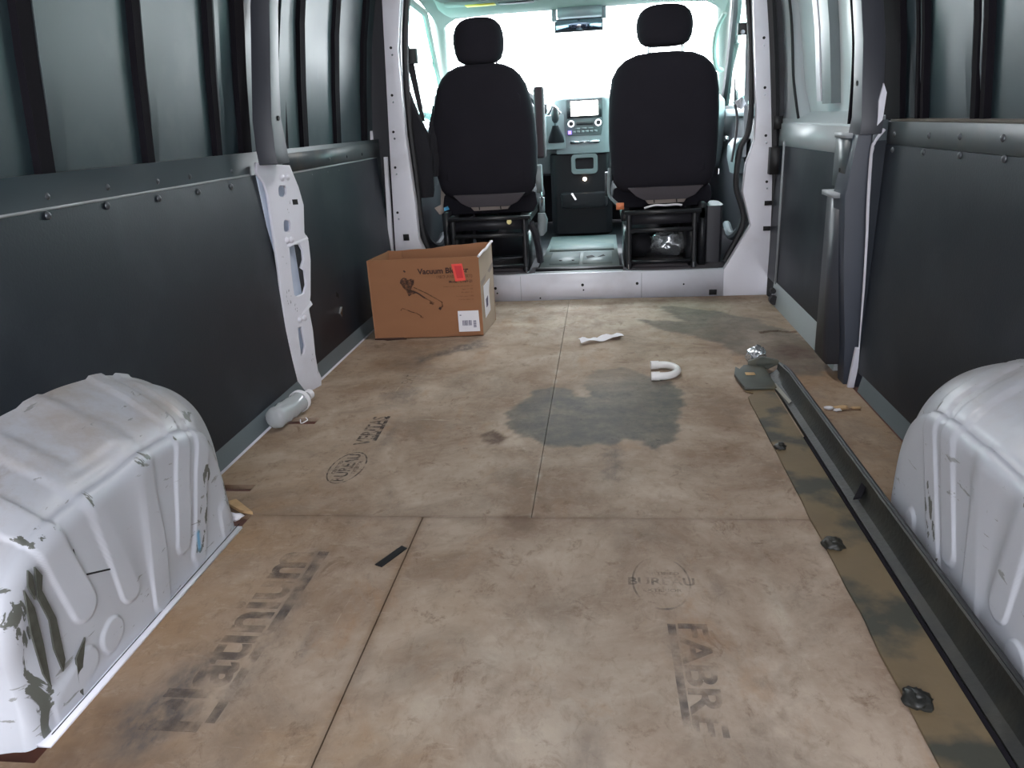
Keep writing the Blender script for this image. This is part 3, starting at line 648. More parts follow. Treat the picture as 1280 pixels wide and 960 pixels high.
O('bracket_lip', edge_m, t4, boxes=[(.824, .90, 2.40, 2.53, .742, .756)], bevel=.003)
O('pillar_bracket', pillar_m, t4, boxes=[(.825, .95, 2.42, 2.56, .05, .572)], bevel=.006)
O('bracket_lip', edge_m, t4, boxes=[(.805, .88, 2.415, 2.55, .572, .586)], bevel=.003)
O('oval_hole', hole_m, t4, b=lambda bm: cyl(bm, (.826, 2.46, .65), (.832, 2.46, .65), .006))
O('corner_gusset', ledge_m, t4, b=lambda bm: extr(bm, [(.880, 2.335, .79), (.872, 2.335, .745), (.876, 2.335, .715), (.912, 2.335, .72), (.912, 2.335, .79)], (0, .01, 0)), bevel=.004)
O('white_flash', white, t4, b=lambda bm: extr(bm, [(.880, 2.328, .775), (.880, 2.335, .84), (.890, 2.34, .885), (.897, 2.33, .86), (.892, 2.326, .79)], (0, .008, 0)))

# front (B) pillars at the cab: white posts with gussets
def post(name, pts, d, m=white):
    bm = bmesh.new(); extr(bm, pts, d); o = finish(bm, name, m, None, 30, bevel=0.004); tag(o, kind='structure'); return o
t5 = post('trim_5', [(-.900, 3.66, -.02), (-.895, 3.66, .3), (-.876, 3.66, .71), (-.842, 3.66, 1.37), (-.78, 3.66, 1.78), (-.69, 3.66, 1.78), (-.768, 3.66, 1.31), (-.790, 3.66, 1.17), (-.792, 3.66, .80), (-.775, 3.66, .5), (-.775, 3.66, .32), (-.70, 3.66, .124), (-.70, 3.66, -.02)], (0, .05, 0))
O('outer_flange', white, t5, b=lambda bm: extr(bm, [(-.93, 3.655, 0), (-.925, 3.655, .3), (-.905, 3.655, .71), (-.890, 3.655, .71), (-.905, 3.655, .3), (-.910, 3.655, 0)], (0, .02, 0)))
t6 = post('trim_6', [(.918, 3.66, -.02), (.905, 3.66, .4), (.872, 3.66, .8), (.825, 3.66, 1.27), (.75, 3.66, 1.78), (.68, 3.66, 1.78), (.762, 3.66, 1.27), (.800, 3.66, .82), (.798, 3.66, .70), (.765, 3.66, .60), (.757, 3.66, .48), (.80, 3.66, .325), (.686, 3.66, .124), (.686, 3.66, -.02)], (0, .05, 0))
def pole_boxes(par, s, zs, xf):
    for z in zs:
        O('small_bolt', hole_m, par, b=lambda bm: cyl(bm, (xf(z), 3.6615, z), (xf(z), 3.657, z), .006, 10))
        O('spot_weld', chrome, par, b=lambda bm: cyl(bm, (xf(z) + .003, 3.6615, z - .03), (xf(z) + .003, 3.658, z - .03), .005, 8))
pole_boxes(t5, -1, [1.18, .98, .82, .66, .45], lambda z: -.853 + .05 * (z - .7) + .03 * (z > .9) * (z - .9))
pole_boxes(t6, 1, [1.12, .92, .72, .52], lambda z: .842 - .075 * (z - .75))
O('square_slot', hole_m, t5, boxes=[(-.848, -.820, 3.656, 3.662, .315, .345)])
for z in (.30, .415): O('square_slot', hole_m, t6, boxes=[(.855, .887, 3.656, 3.662, z, z + .02)])
O('door_seal', rubber, t6, b=lambda bm: tube(bm, [(.905, 3.67, -.01), (.905, 3.67, .4), (.885, 3.67, .75), (.845, 3.67, 1.2), (.77, 3.67, 1.74)], .022, 8))
O('door_latch', rubber, t6, boxes=[(.86, .915, 3.60, 3.67, .555, .67)], bevel=.006)
O('door_latch', rubber, t6, boxes=[(.87, .905, 3.62, 3.67, .745, .80)], bevel=.006)
O('door_seal', rubber, t6, b=lambda bm: tube(bm, [(.70, 3.74, 1.60), (.755, 3.72, 1.25), (.785, 3.72, .9), (.778, 3.72, .74), (.745, 3.72, .66), (.735, 3.72, .5), (.775, 3.72, .34), (.70, 3.74, .15)], .013, 8))
O('door_seal', rubber, t5, b=lambda bm: tube(bm, [(-.70, 3.74, 1.60), (-.765, 3.73, 1.25), (-.785, 3.73, .9), (-.775, 3.73, .6), (-.765, 3.73, .33), (-.70, 3.74, .15)], .016, 8))
# step up to the cab
t7 = O('trim_7', white, boxes=[(-.699, .685, 3.66, 3.70, -.02, .126)], bevel=.004); tag(t7, kind='structure')
O('step_slot', hole_m, t7, boxes=[(.62, .655, 3.655, 3.661, .005, .03)])
for x, z in ((-.41, .065), (-.402, .04), (.018, .07), (.022, .045), (.28, .07), (.50, .06), (-.19, .01)):
    O('step_hole', hole_m, t7, b=lambda bm: cyl(bm, (x, 3.661, z), (x, 3.657, z), .007 if z > .06 else .004, 10))
for x in (-.285, .30): O('step_joint', edge_m, t7, boxes=[(x, x + .002, 3.6585, 3.661, .0, .12)])

# ------------------------------------------------------------------ sliding door on the right
d1 = root('door_1', kind='structure', loc=(0.93, 3.2, 0))
O('door_skin', upper_light, d1, b=lambda bm: skin(bm, 1, 2.62, 3.98, -.012, .012))
O('front_stile', thresh, d1, b=lambda bm: loft(bm, [[(x, y, z), (x, 3.98, z), (x + .06, 3.98, z), (x + .05, y, z)] for z, x, y in ((.76, .93, 3.42), (.82, .935, 3.48), (.90, .93, 3.55), (1.0, .925, 3.58), (1.2, .905, 3.60), (1.5, .85, 3.62), (1.78, .70, 3.62))]), bevel=.006)
O('stile_edge', rubber, d1, b=lambda bm: tube(bm, [(.93, 3.45, .79), (.931, 3.50, .84), (.926, 3.57, .96), (.905, 3.59, 1.2), (.85, 3.61, 1.5)], .006, 6))
O('centre_post', plastic_l, d1, b=lambda bm: loft(bm, [[(wall_profile(z) - .022, 3.05, z), (wall_profile(z) - .03, 3.10, z), (wall_profile(z) - .03, 3.14, z), (wall_profile(z) + .012, 3.14, z), (wall_profile(z) + .012, 3.05, z)] for z in (.84, .9, 1.1, 1.3, 1.5, 1.74)]))
O('post_strip', white, d1, b=lambda bm: loft(bm, [[(wall_profile(z) - .034, 3.145, z), (wall_profile(z) - .034, 3.20, z), (wall_profile(z) + .01, 3.20, z), (wall_profile(z) + .01, 3.145, z)] for z in (.85, 1.1, 1.3, 1.5, 1.74)]))
O('door_ledge', thresh, d1, b=lambda bm: extr(bm, [(.905, 2.50, .775), (.99, 2.50, .815), (.99, 2.50, .70), (.905, 2.50, .70)], (0, 1.48, 0)), bevel=.005)
O('door_belt', thresh, d1, boxes=[(.900, .97, 2.50, 3.98, .665, .768)], bevel=.006)
O('lower_panel', panel, d1, b=lambda bm: extr(bm, [(.898, 2.45, .685), (.898, 3.80, .675), (.886, 3.80, .085), (.886, 2.45, .085)], (.02, 0, 0)))
O('threshold_strip', thresh, d1, b=lambda bm: extr(bm, [(.884, 2.50, .092), (.884, 3.50, .098), (.872, 3.50, 0.0), (.872, 2.50, 0.0)], (.03, 0, 0)), bevel=.003)
O('edge_strip', edge_m, d1, boxes=[(.880, .886, 3.46, 3.475, .09, .70)])
O('door_outer', upper, d1, boxes=[(.985, 1.0, 2.40, 3.98, -.02, .80)])
O('door_guide', rubber, d1, b=lambda bm: (cyl(bm, (.868, 3.40, .03), (.868, 3.43, .03), .02), cyl(bm, (.868, 3.43, .065), (.868, 3.46, .065), .012)))

# ------------------------------------------------------------------ wheel arches
SW = [(1.415, 1.285, .035), (1.335, 1.24, .085), (1.19, 1.14, .025), (1.045, 1.065, .10), (.92, .955, .14)]
FL = [((1.40, .035), (1.405, .06), .020), ((.99, .05), (1.0, .055), .026), ((.865, .03), (.93, .05), .024)]
def wheel_arch(s, label, seed):
    R = []
    nth = 210
    def section(w):
        yr = .79 - .05 * w; yf = 1.455 + .315 * w ** .85 + (.085 - .04 * w if s > 0 else 0); h = .295 + .115 * w ** .75
        nf = 4.2 - 2.1 * min(1, w * 1.2); nr = 4.0 - .8 * w
        yc = (yr + yf) / 2 - .03; out = []
        for i in range(nth + 1):
            t = PI * i / nth; c, sn = math.cos(t), math.sin(t)
            nn = nf if c > 0 else nr; a = (yf - yc) if c > 0 else (yc - yr)
            out.append((yc + a * math.copysign(abs(c) ** (2 / nn), c), h * max(sn, 0) ** (2 / nn)))
        return out
    P0 = section(0); c0 = (1.10, 0.0)
    def seg(p, a, b):
        ax, ay = a; bx, by = b; dx, dy = bx - ax, by - ay; t = max(0, min(1, ((p[0] - ax) * dx + (p[1] - ay) * dy) / (dx * dx + dy * dy)))
        return math.hypot(p[0] - ax - t * dx, p[1] - ay - t * dy)
    rows = []; meta = []
    for k in np.linspace(0.02, 0.90, 84):
        row = []
        for (y, z) in P0:
            yy = c0[0] + k * (y - c0[0]); zz = k * z
            row.append((.716 + .03 * max(0, zz - .05), yy, zz))
        rows.append(row); meta.append(0)
    for j in range(1, 9):
        a = j / 8 * PI / 2; k = .90 + .10 * math.sin(a); row = []
        for (y, z) in P0:
            yy = c0[0] + k * (y - c0[0]); zz = k * z
            row.append((.716 + .03 * max(0, zz - .05) + .022 * (1 - math.cos(a)), yy, zz))
        rows.append(row); meta.append(0)
    for w in np.linspace(0.03, 1.0, 40):
        row = [(.745 + w * .197, y, z) for (y, z) in section(w)]
        rows.append(row); meta.append(w)
    bm = bmesh.new(); V = []
    for row in rows: V.append([bm.verts.new((s * x, y, z)) for (x, y, z) in row])
    for a, b2 in zip(V, V[1:]):
        for i in range(nth): bm.faces.new([a[i], a[i + 1], b2[i + 1], b2[i]])
    bmesh.ops.recalc_face_normals(bm, faces=bm.faces); bm.normal_update()
    # make sure normals look inboard
    bm.faces.ensure_lookup_table(); f = bm.faces[300]
    if f.normal.x * s > 0: bmesh.ops.reverse_faces(bm, faces=bm.faces); bm.normal_update()
    disp = {}
    cols = []
    for ri, row in enumerate(V):
        for v in row:
            x = abs(v.co.x); y, z = v.co.y, v.co.z; d = 0
            for (yt, yb, zb) in SW:
                if x < .76 and z < .31:
                    q = seg((y, z), (yt, .31), (yb, zb))
                else:
                    q = abs(y - (yt + (x - .745) * .25 * (1 if yt > 1.3 else .15)))
                    if z < .16: q = 1
                r = .024 + .004 * (yt < 1.2)
                d = max(d, 1 - max(0, min(1, (q - r * .86) / (r * .26))))
            for a, b2, r in FL:
                if x < .75:
                    q = seg((y, z), a, b2); d = max(d, .8 * (1 - max(0, min(1, (q - r * .85) / (r * .25)))))
            dent = 0
            if s < 0: dent = -.012 * math.exp(-(((y - .80) / .05) ** 2 + ((z - .10) / .06) ** 2)) + .004 * noise.noise(Vector((x * 9, y * 9, z * 9)))
            disp[v] = v.normal.copy() * ((d * d * (3 - 2 * d)) * .0048 + dent)
            chips = 0
            chips += 1.0 * math.exp(-(((y - (1.46 if s < 0 else 1.54)) / .055) ** 2)) * math.exp(-(max(0, z - .16) / .10) ** 2) * (x < .86)
            chips += .95 * math.exp(-((seg((y, z), (1.285, .05), (1.37, .17)) - .012) / .012) ** 2) * (x < .75)
            chips += .8 * math.exp(-((y - .83) / .03) ** 2) * (z < .26) * (x < .77)
            crease = math.exp(-((z - .285) / .018) ** 2) * (x < .78)
            chips += .78 * crease * (.4 + .6 * (d > .5))
            if s > 0: chips *= .72
            top = max(0, min(1, (x - .74) / .04)) * max(0, min(1, (z - .2) / .1))
            blue = math.exp(-(seg((y, z), (1.283, .045), (1.288, .075)) / .006) ** 2) if (x < .75 and s < 0) else 0
            cols.append((min(1.2, chips), top if s < 0 else top * .5, blue, 1))
    for v, dv in disp.items(): v.co += dv
    o = finish(bm, 'wheel_arch', chips_m, None, 0)
    o.data.polygons.foreach_set('use_smooth', [True] * len(o.data.polygons))
    ca = o.data.color_attributes.new('chips', 'FLOAT_COLOR', 'POINT'); ca.data.foreach_set('color', np.array(cols, np.float32).ravel())
    tag(o, label, 'wheel arch')
    fl = O('flange', white, o, boxes=[(min(s * .700, s * .722), max(s * .700, s * .722), .80, 1.44, 0.0, .005)], bevel=.001)
    O('seam_line', hole_m, o, b=lambda bm: extr(bm, [(s * .7125, .82, .0052), (s * .7125, 1.45, .0052), (s * .7108, 1.45, .0052), (s * .7108, .82, .0052)], (0, 0, .0006)))
    return o
wa_l = wheel_arch(-1, 'white metal wheel arch with dirty top and scraped corner beside the faded lettering', 1)
wa_r = wheel_arch(1, 'white ribbed metal wheel arch behind the long grimy trim rail', 2)
# scraped patch on the near corner of the left arch
random.seed(11)
for (pts) in ([(.855, .235), (.862, .20), (.857, .14), (.846, .07), (.840, .10), (.843, .17)], [(.885, .255), (.893, .235), (.884, .215), (.893, .16), (.885, .09), (.875, .075), (.872, .12), (.880, .165), (.873, .21)],
              [(.872, .258), (.877, .245), (.868, .21), (.863, .235)], [(.905, .075), (.935, .092), (.915, .058), (.905, .035), (.898, .01), (.893, .02), (.899, .05)]):
    O('bare_metal_scrape', mat('scraped_grey_metal', (.10, .105, .09), .45, metal=.4, var=.5, vscale=60), wa_l, b=lambda bm: extr(bm, [(-.7155 - .03 * max(0, z - .05), y, z) for y, z in pts], (.0022 if False else .003, 0, 0)))
for a, b2 in (((.925, .205), (1.035, .155)), ((.925, .205), (.935, .225)), ((.965, .215), (.965, .235))):
    O('scratch', hole_m, wa_l, b=lambda bm: tube(bm, [(-.7155 - .03 * max(0, z - .05) , y, z) for y, z in (a, b2)], .0022, 5, False))

# ------------------------------------------------------------------ cab: floor, doors, roof, windows
cf = O('floor_cab', plastic, boxes=[(-.93, .93, 3.70, 5.75, .02, .118)]); cf.name = 'floor_2'; tag(cf, kind='structure')
for k in (-.70, .215): O('sill_plate', seat_grey, cf, boxes=[(k, k + .485, 3.70, 4.2, .118, .124)])
O('rubber_edge', rubber, cf, boxes=[(-.215, .215, 3.735, 3.80, .118, .135)], bevel=.004)
O('metal_strip', thresh, cf, boxes=[(-.215, .215, 3.70, 3.732, .118, .128)], bevel=.003)
O('centre_mat', mat_rub, cf, boxes=[(-.20, .20, 3.805, 4.86, .118, .133)], bevel=.005)
O('mat_pad', mat_rub, cf, boxes=[(-.155, -.005, 3.87, 4.20, .131, .143)], bevel=.008)
O('mat_pad', mat_rub, cf, boxes=[(.015, .165, 3.87, 4.20, .131, .139)], bevel=.006)
O('mat_pad', mat_rub, cf, boxes=[(-.18, .18, 4.28, 4.62, .131, .141)], bevel=.01)
for x, y in ((-.10, 3.93), (-.035, 3.93)): O('mat_stud', rubber, cf, b=lambda bm: cyl(bm, (x, y, .142), (x, y, .147), .008))
for pts in ([(.035, 4.0), (.075, 4.04), (.06, 4.09), (.03, 4.06)], [(.09, 4.03), (.13, 4.06), (.12, 4.10)]):
    O('tar_mark', hole_m, cf, b=lambda bm: extr(bm, [(x, y, .1392) for x, y in pts], (0, 0, .0015)))

wf = O('wall_front', plastic, boxes=[(-.95, .95, 5.72, 5.78, 0, .93)]); tag(wf, kind='structure')
hc = O('ceiling_cab', headl, b=lambda bm: loft(bm, [[(x, y, z + dz * 1.0) for (x, z) in ((-.80, 1.42), (-.70, 1.475), (0, 1.50), (.70, 1.475), (.80, 1.42), (.70, 1.56), (0, 1.58), (-.70, 1.56))] for y, dz in ((3.90, .09), (4.2, .03), (4.6, -.03), (4.72, -.07))]))
hc.name = 'ceiling_2'; tag(hc, kind='structure')
O('rear_roof_bow', headl, hc, b=lambda bm: tube(bm, [(-.78, 3.80, 1.62), (-.4, 3.80, 1.66), (.4, 3.80, 1.66), (.78, 3.80, 1.62)], .05, 10))
O('roof_infill', hull, hc, boxes=[(-.9, .9, 3.75, 4.75, 1.60, 1.64), (-.9, .9, 3.70, 3.76, 1.62, 1.80)])
O('overhead_console', headl, hc, b=lambda bm: loft(bm, [[(x, y, z) for x, z in ((-.76, 1.50), (-.74, zb + .02), (-.70, zb), (.66, zb), (.71, zb + .02), (.74, 1.50))] for y, zb in ((4.32, 1.435), (4.42, 1.40), (4.58, 1.395))]), bevel=.01)
O('map_light', plastic_d, hc, boxes=[(-.11, .13, 4.50, 4.60, 1.352, 1.40)], bevel=.012)
for x in (-.13, .14): O('map_light_clip', plastic_d, hc, boxes=[(x - .012, x + .012, 4.54, 4.60, 1.34, 1.41)], bevel=.006)

def cab_door(n, s):
    d = root('door_%d' % n, kind='structure', loc=(s * .9, 4.6, 0))
    O('door_card', plastic, d, b=lambda bm: loft(bm, [[(s * x0, y, z) for x0, z in ((.97, .0), (.90, .02), (.86, .30), (.855, .55), (.88, .62), (.90, .80), (.97, .83))] for y in (3.86, 4.4, 5.0, 5.6)]), bevel=.008)
    O('arm_rest', plastic_l if s > 0 else plastic, d, b=lambda bm: loft(bm, [sring(s * (.84 - dx), y, z, .04, .10, 3, 16) for y, z, dx in ((4.3, .52, 0), (4.32, .60, .015), (4.34, .66, .01), (4.36, .69, -.02))]))
    O('door_pocket', plastic_l if s > 0 else plastic, d, b=lambda bm: tube(bm, [(s * .83, 3.95, .36), (s * .81, 4.0, .26), (s * .80, 4.2, .20), (s * .82, 4.5, .22)], .022, 8))
    O('sill_ledge', plastic_d, d, boxes=[(min(s * .86, s * .95), max(s * .86, s * .95), 3.9, 5.0, .80, .84)], bevel=.012)
    # window frame
    O('window_frame', rubber if s > 0 else headl, d, b=lambda bm: tube(bm, [(s * .93, 5.50, .84), (s * .90, 5.10, 1.12), (s * .86, 4.70, 1.36), (s * .83, 4.50, 1.42), (s * .83, 4.05, 1.44), (s * .85, 3.95, 1.30), (s * .90, 3.95, .85)], .028 if s > 0 else .018, 8, False))  # left frame paler and thinner: window glare put into colour and shape
    O('lower_frame', rubber, d, b=lambda bm: tube(bm, [(s * .93, 5.50, .84), (s * .91, 3.95, .84)], .022, 8, False))
    O('quarter_post', rubber, d, b=lambda bm: tube(bm, [(s * .925, 5.0, .85), (s * .905, 4.92, 1.20)], .014, 8, False))
    O('door_outer', white, d, boxes=[(min(s * .97, s * 1.0), max(s * .97, s * 1.0), 3.70, 5.72, -.1, .83)])
    O('window_pane', g_side, d, b=lambda bm: extr(bm, [(s * .93, 5.50, .84), (s * .90, 5.10, 1.12), (s * .86, 4.70, 1.36), (s * .83, 4.50, 1.42), (s * .83, 4.05, 1.44), (s * .85, 3.95, 1.30), (s * .90, 3.95, .85)], (s * .004, 0, 0)))
    O('door_handle', chrome, d, boxes=[(min(s * .84, s * .86), max(s * .84, s * .86), 4.75, 4.87, .66, .69)], bevel=.006)
    O('door_rear_frame', plastic, d, b=lambda bm: extr(bm, [(s * .90, 3.74, 0), (s * .87, 3.74, .80), (s * .80, 3.74, 1.42), (s * .74, 3.74, 1.62), (s * .92, 3.74, 1.62), (s * .98, 3.74, .8), (s * .98, 3.74, 0)], (0, .24, 0)))
    return d
d2 = cab_door(2, -1); d3 = cab_door(3, 1)
# roof rails above the doors, front pillars
t8 = O('trim_8', headl, b=lambda bm: tube(bm, [(-.93, 5.62, .90), (-.88, 5.2, 1.16), (-.80, 4.75, 1.40), (-.76, 4.4, 1.50), (-.78, 3.8, 1.55)], lambda t: .024 + .03 * t, 10)); tag(t8, kind='structure')  # left front pillar thin and pale to imitate the window glare
t9 = O('trim_9', headl, b=lambda bm: tube(bm, [(.93, 5.62, .90), (.87, 5.2, 1.16), (.80, 4.75, 1.40), (.76, 4.4, 1.50), (.78, 3.8, 1.55)], lambda t: .035 + .02 * t, 10)); tag(t9, kind='structure')
O('grab_handle', headl, t9, b=lambda bm: tube(bm, [(.80, 4.72, 1.34), (.77, 4.78, 1.27), (.765, 4.85, 1.17), (.79, 4.92, 1.08), (.83, 4.98, 1.06)], .014, 8))
w1 = O('window_1', g_clear, b=lambda bm: extr(bm, [(-.86, 5.68, .90), (.86, 5.68, .90), (.72, 4.72, 1.42), (-.72, 4.72, 1.42)], (0, .004, .004))); tag(w1, kind='structure')
O('window_seal', rubber, w1, b=lambda bm: tube(bm, [(-.72, 4.72, 1.43), (0, 4.72, 1.44), (.72, 4.72, 1.43)], .014, 8))
O('bonnet', white, w1, boxes=[(-.8, .8, 5.8, 6.4, .55, .70)], bevel=.04)

# visor with yellow warning print
vr = root('sun_visor', 'pale sun visor with yellow warning print above the left seat headrest', 'sun visor', loc=(-.42, 4.5, 1.40))
O('visor_panel', headl, vr, boxes=[(-.68, -.20, 4.28, 4.50, 1.418, 1.434)], bevel=.006)
O('warning_print', yellow_m, vr, boxes=[(-.575, -.42, 4.30, 4.38, 1.4150, 1.4185)])
O('mirror_cover', plastic, vr, boxes=[(-.40, -.22, 4.30, 4.40, 1.4150, 1.4185)])
vr2 = root('sun_visor', 'plain pale sun visor above the right seat headrest', 'sun visor', loc=(.42, 4.5, 1.40))
O('visor_panel', headl, vr2, boxes=[(.22, .66, 4.28, 4.50, 1.418, 1.434)], bevel=.006)
mi = root('rear_view_mirror', 'dark rear view mirror hanging from the roof console at the windscreen', 'mirror', loc=(0, 4.66, 1.37))
O('mirror_shell', plastic, mi, boxes=[(-.135, .135, 4.68, 4.72, 1.295, 1.362)], bevel=.012)
O('mirror_face', mirror_m, mi, boxes=[(-.127, .127, 4.676, 4.681, 1.302, 1.354)])
O('mirror_stem', plastic, mi, b=lambda bm: cyl(bm, (0, 4.70, 1.35), (0, 4.67, 1.42), .012))

# exterior mirrors
def ext_mirror(s, label):
    r = root('exterior_mirror', label, 'mirror', loc=(s * 1.12, 5.35, 1.0))
    O('mirror_housing', mat('grey_beige_housing_%d' % (s + 1), (.25, .22, .20), .6), r, b=lambda bm: loft(bm, [sring(s * 1.12, y, 1.02, hw, .001, 2.5, 24) and [(s * 1.12 + hw * math.cos(2 * PI * i / 24), y, 1.09 + hz * math.sin(2 * PI * i / 24)) for i in range(24)] for y, hw, hz in ((5.32, .095, .16), (5.30, .10, .165), (5.40, .09, .15), (5.44, .05, .1))]))
    O('mirror_arm', plastic, r, b=lambda bm: cyl(bm, (s * 1.08, 5.38, .92), (s * .98, 5.40, .86), .025))
ext_mirror(-1, 'beige grey exterior mirror seen through the left door window')
ext_mirror(1, 'grey exterior mirror outside the right door window')

# ------------------------------------------------------------------ dashboard
db = root('dashboard', 'grey van dashboard with radio, gear lever and lower console between the seats', 'dashboard', loc=(0, 5.2, .2))
O('dash_body', plastic_d, db, b=lambda bm: loft(bm, [[(x, y, z) for y, z in ((5.70, .92), (5.20, .935), (5.0, .90), (4.96, .80), (5.02, .62), (5.12, .50), (5.70, .45))] for x in (-.86, -.5, .5, .86)]), bevel=.015)
O('centre_stack', plastic_d, db, b=lambda bm: loft(bm, [[(x, y, z) for x, y in ((-.165 * k, 5.05), (-.165 * k, 4.87), (-.12 * k, 4.85), (.14 * k, 4.85), (.18 * k, 4.87), (.18 * k, 5.05))] for z, k in ((.63, .95), (.70, .98), (.85, 1), (.935, 1.0), (.95, .9))]), bevel=.008)
O('radio_fascia', plastic_l, db, b=lambda bm: extr(bm, [(-.092, 4.842, .94), (.128, 4.842, .945), (.130, 4.842, .80), (.118, 4.842, .735), (-.085, 4.842, .735), (-.095, 4.842, .80)], (0, .02, 0)), bevel=.005)
O('screen_bezel', plastic, db, boxes=[(-.085, .122, 4.834, 4.844, .835, .940)], bevel=.004)
O('radio_screen', screen_m, db, boxes=[(-.062, .100, 4.829, 4.836, .848, .930)])
for x in (-.062, .100): 
    k_ = O('radio_knob', chrome, db, b=lambda bm: cyl(bm, (x, 4.842, .805), (x, 4.822, .805), .020))
    O('knob_cap', plastic, k_, b=lambda bm: cyl(bm, (x, 4.824, .805), (x, 4.816, .805), .013))
O('radio_slot', plastic, db, boxes=[(-.03, .068, 4.834, 4.844, .795, .812)])
for i in range(6): O('radio_button', plastic_d, db, boxes=[(-.055 + i * .026, -.036 + i * .026, 4.832, 4.844, .752, .764)], bevel=.002)
for i in range(3): O('radio_button', plastic_d, db, boxes=[(-.04 + i * .04, -.01 + i * .04, 4.832, 4.844, .772, .780)], bevel=.002)
O('radio_glow', mat('violet_button_glow', (.2, .1, .4), .4, emit=((.3, .2, .9), 0.35)), db, boxes=[(-.082, -.062, 4.834, 4.843, .745, .765)])
O('vent_strip', chrome, db, boxes=[(-.07, .105, 4.835, 4.852, .690, .705)], bevel=.003)
O('lower_stack', console_m, db, b=lambda bm: loft(bm, [[(x, y, z) for x, y in ((-.20, 5.4), (-.20, 4.92), (-.17, 4.88), (.15, 4.88), (.18, 4.92), (.18, 5.4))] for z in (.14, .40, .63)]), bevel=.01)
O('lower_shelf', console_m, db, b=lambda bm: loft(bm, [[(x, y, z) for x, y in ((-.155, 4.98), (-.13, 4.80), (.14, 4.80), (.165, 4.98))] for z in (.31, .34, .40)]), bevel=.015)
cup = curve_mesh('cup_holder_frame', plastic_l, [rrect(-.066, .090, .512, .625, .022), rrect(-.046, .070, .535, .607, .012)], extrude=.012, bevel=.003, matrix=Matrix(((1, 0, 0, 0), (0, 0, -1, 4.865), (0, 1, 0, 0), (0, 0, 0, 1))), parent=db)
O('small_lamp', led, db, b=lambda bm: dome(bm, (.012, 4.872, .478), (0, -1, 0), .009))
O('key_tag', chrome, db, b=lambda bm: extr(bm, [(-.072, 4.79, .40), (-.062, 4.79, .405), (-.038, 4.79, .365), (-.048, 4.79, .36)], (0, .004, 0)))
O('gear_bezel', chrome, db, b=lambda bm: tube(bm, [(-.20 + .0, 4.80, .865), (-.165, 4.795, .905), (-.125, 4.80, .865)], .012, 8))
O('gear_boot', plastic, db, b=lambda bm: loft(bm, [sring(-.155, 4.80 + dy, z, w, .03, 2.5, 16) for z, w, dy in ((.70, .055, .06), (.74, .042, .03), (.78, .025, .0), (.80, .018, -.01))]))
O('gear_lever', plastic_l, db, b=lambda bm: cyl(bm, (-.155, 4.79, .79), (-.152, 4.76, .84), .008))
O('gear_knob', plastic, db, b=lambda bm: loft(bm, [sring(-.152, 4.755, z, w, w, 2.2, 16) for z, w in ((.815, .010), (.83, .020), (.86, .024), (.885, .022), (.90, .012))]))
O('gear_housing', plastic_d, db, b=lambda bm: loft(bm, [[(x, y, z) for x, y in ((-.235, 5.0), (-.215, 4.84), (-.10, 4.84), (-.09, 5.0))] for z in (.66, .80, .86)]), bevel=.01)
O('side_vent', plastic, db, boxes=[(-.235, -.205, 4.83, 4.86, .87, .925)], bevel=.004)
for x in (-.60, .62): O('air_vent', rubber, db, boxes=[(x - .06, x + .06, 4.955, 4.99, .82, .88)], bevel=.006)
O('instrument_hood', plastic, db, b=lambda bm: tube(bm, [(-.60, 5.02, .90), (-.58, 4.98, .97), (-.45, 4.96, 1.0), (-.32, 4.98, .97), (-.30, 5.02, .90)], .03, 8))
stw = root('steering_wheel', 'black steering wheel in front of the left seat', 'steering wheel', loc=(-.45, 4.75, .82))
def torus(bm):
    import itertools
    ctr = Vector((-.45, 4.72, .83)); ux = Vector((1, 0, 0)); uy = Vector((0, .42, .9)).normalized(); n_ = ux.cross(uy); k = 40; q = 10; V = []
    for i in range(k):
        a = 2 * PI * i / k; d = ux * math.cos(a) + uy * math.sin(a)
        V.append([bm.verts.new(ctr + d * (.185 + .015 * math.cos(2 * PI * j / q)) + n_ * .015 * math.sin(2 * PI * j / q)) for j in range(q)])
    for i in range(k):
        for j in range(q): bm.faces.new([V[i][j], V[(i + 1) % k][j], V[(i + 1) % k][(j + 1) % q], V[i][(j + 1) % q]])
    bmesh.ops.recalc_face_normals(bm, faces=bm.faces)
O('rim', plastic, stw, b=torus)
O('hub', plastic, stw, b=lambda bm: loft(bm, [sring(-.45, 4.73 + .45 * (z - .83) * .8, z, w, .03, 3, 16) for z, w in ((.76, .05), (.80, .075), (.86, .075), (.89, .05))]))
for x in (-.63, -.27): O('spoke', plastic, stw, b=lambda bm: cyl(bm, (-.45, 4.73, .83), (x, 4.725, .83), .014))
O('column', plastic, stw, b=lambda bm: cyl(bm, (-.45, 4.75, .82), (-.45, 4.98, .72), .04))

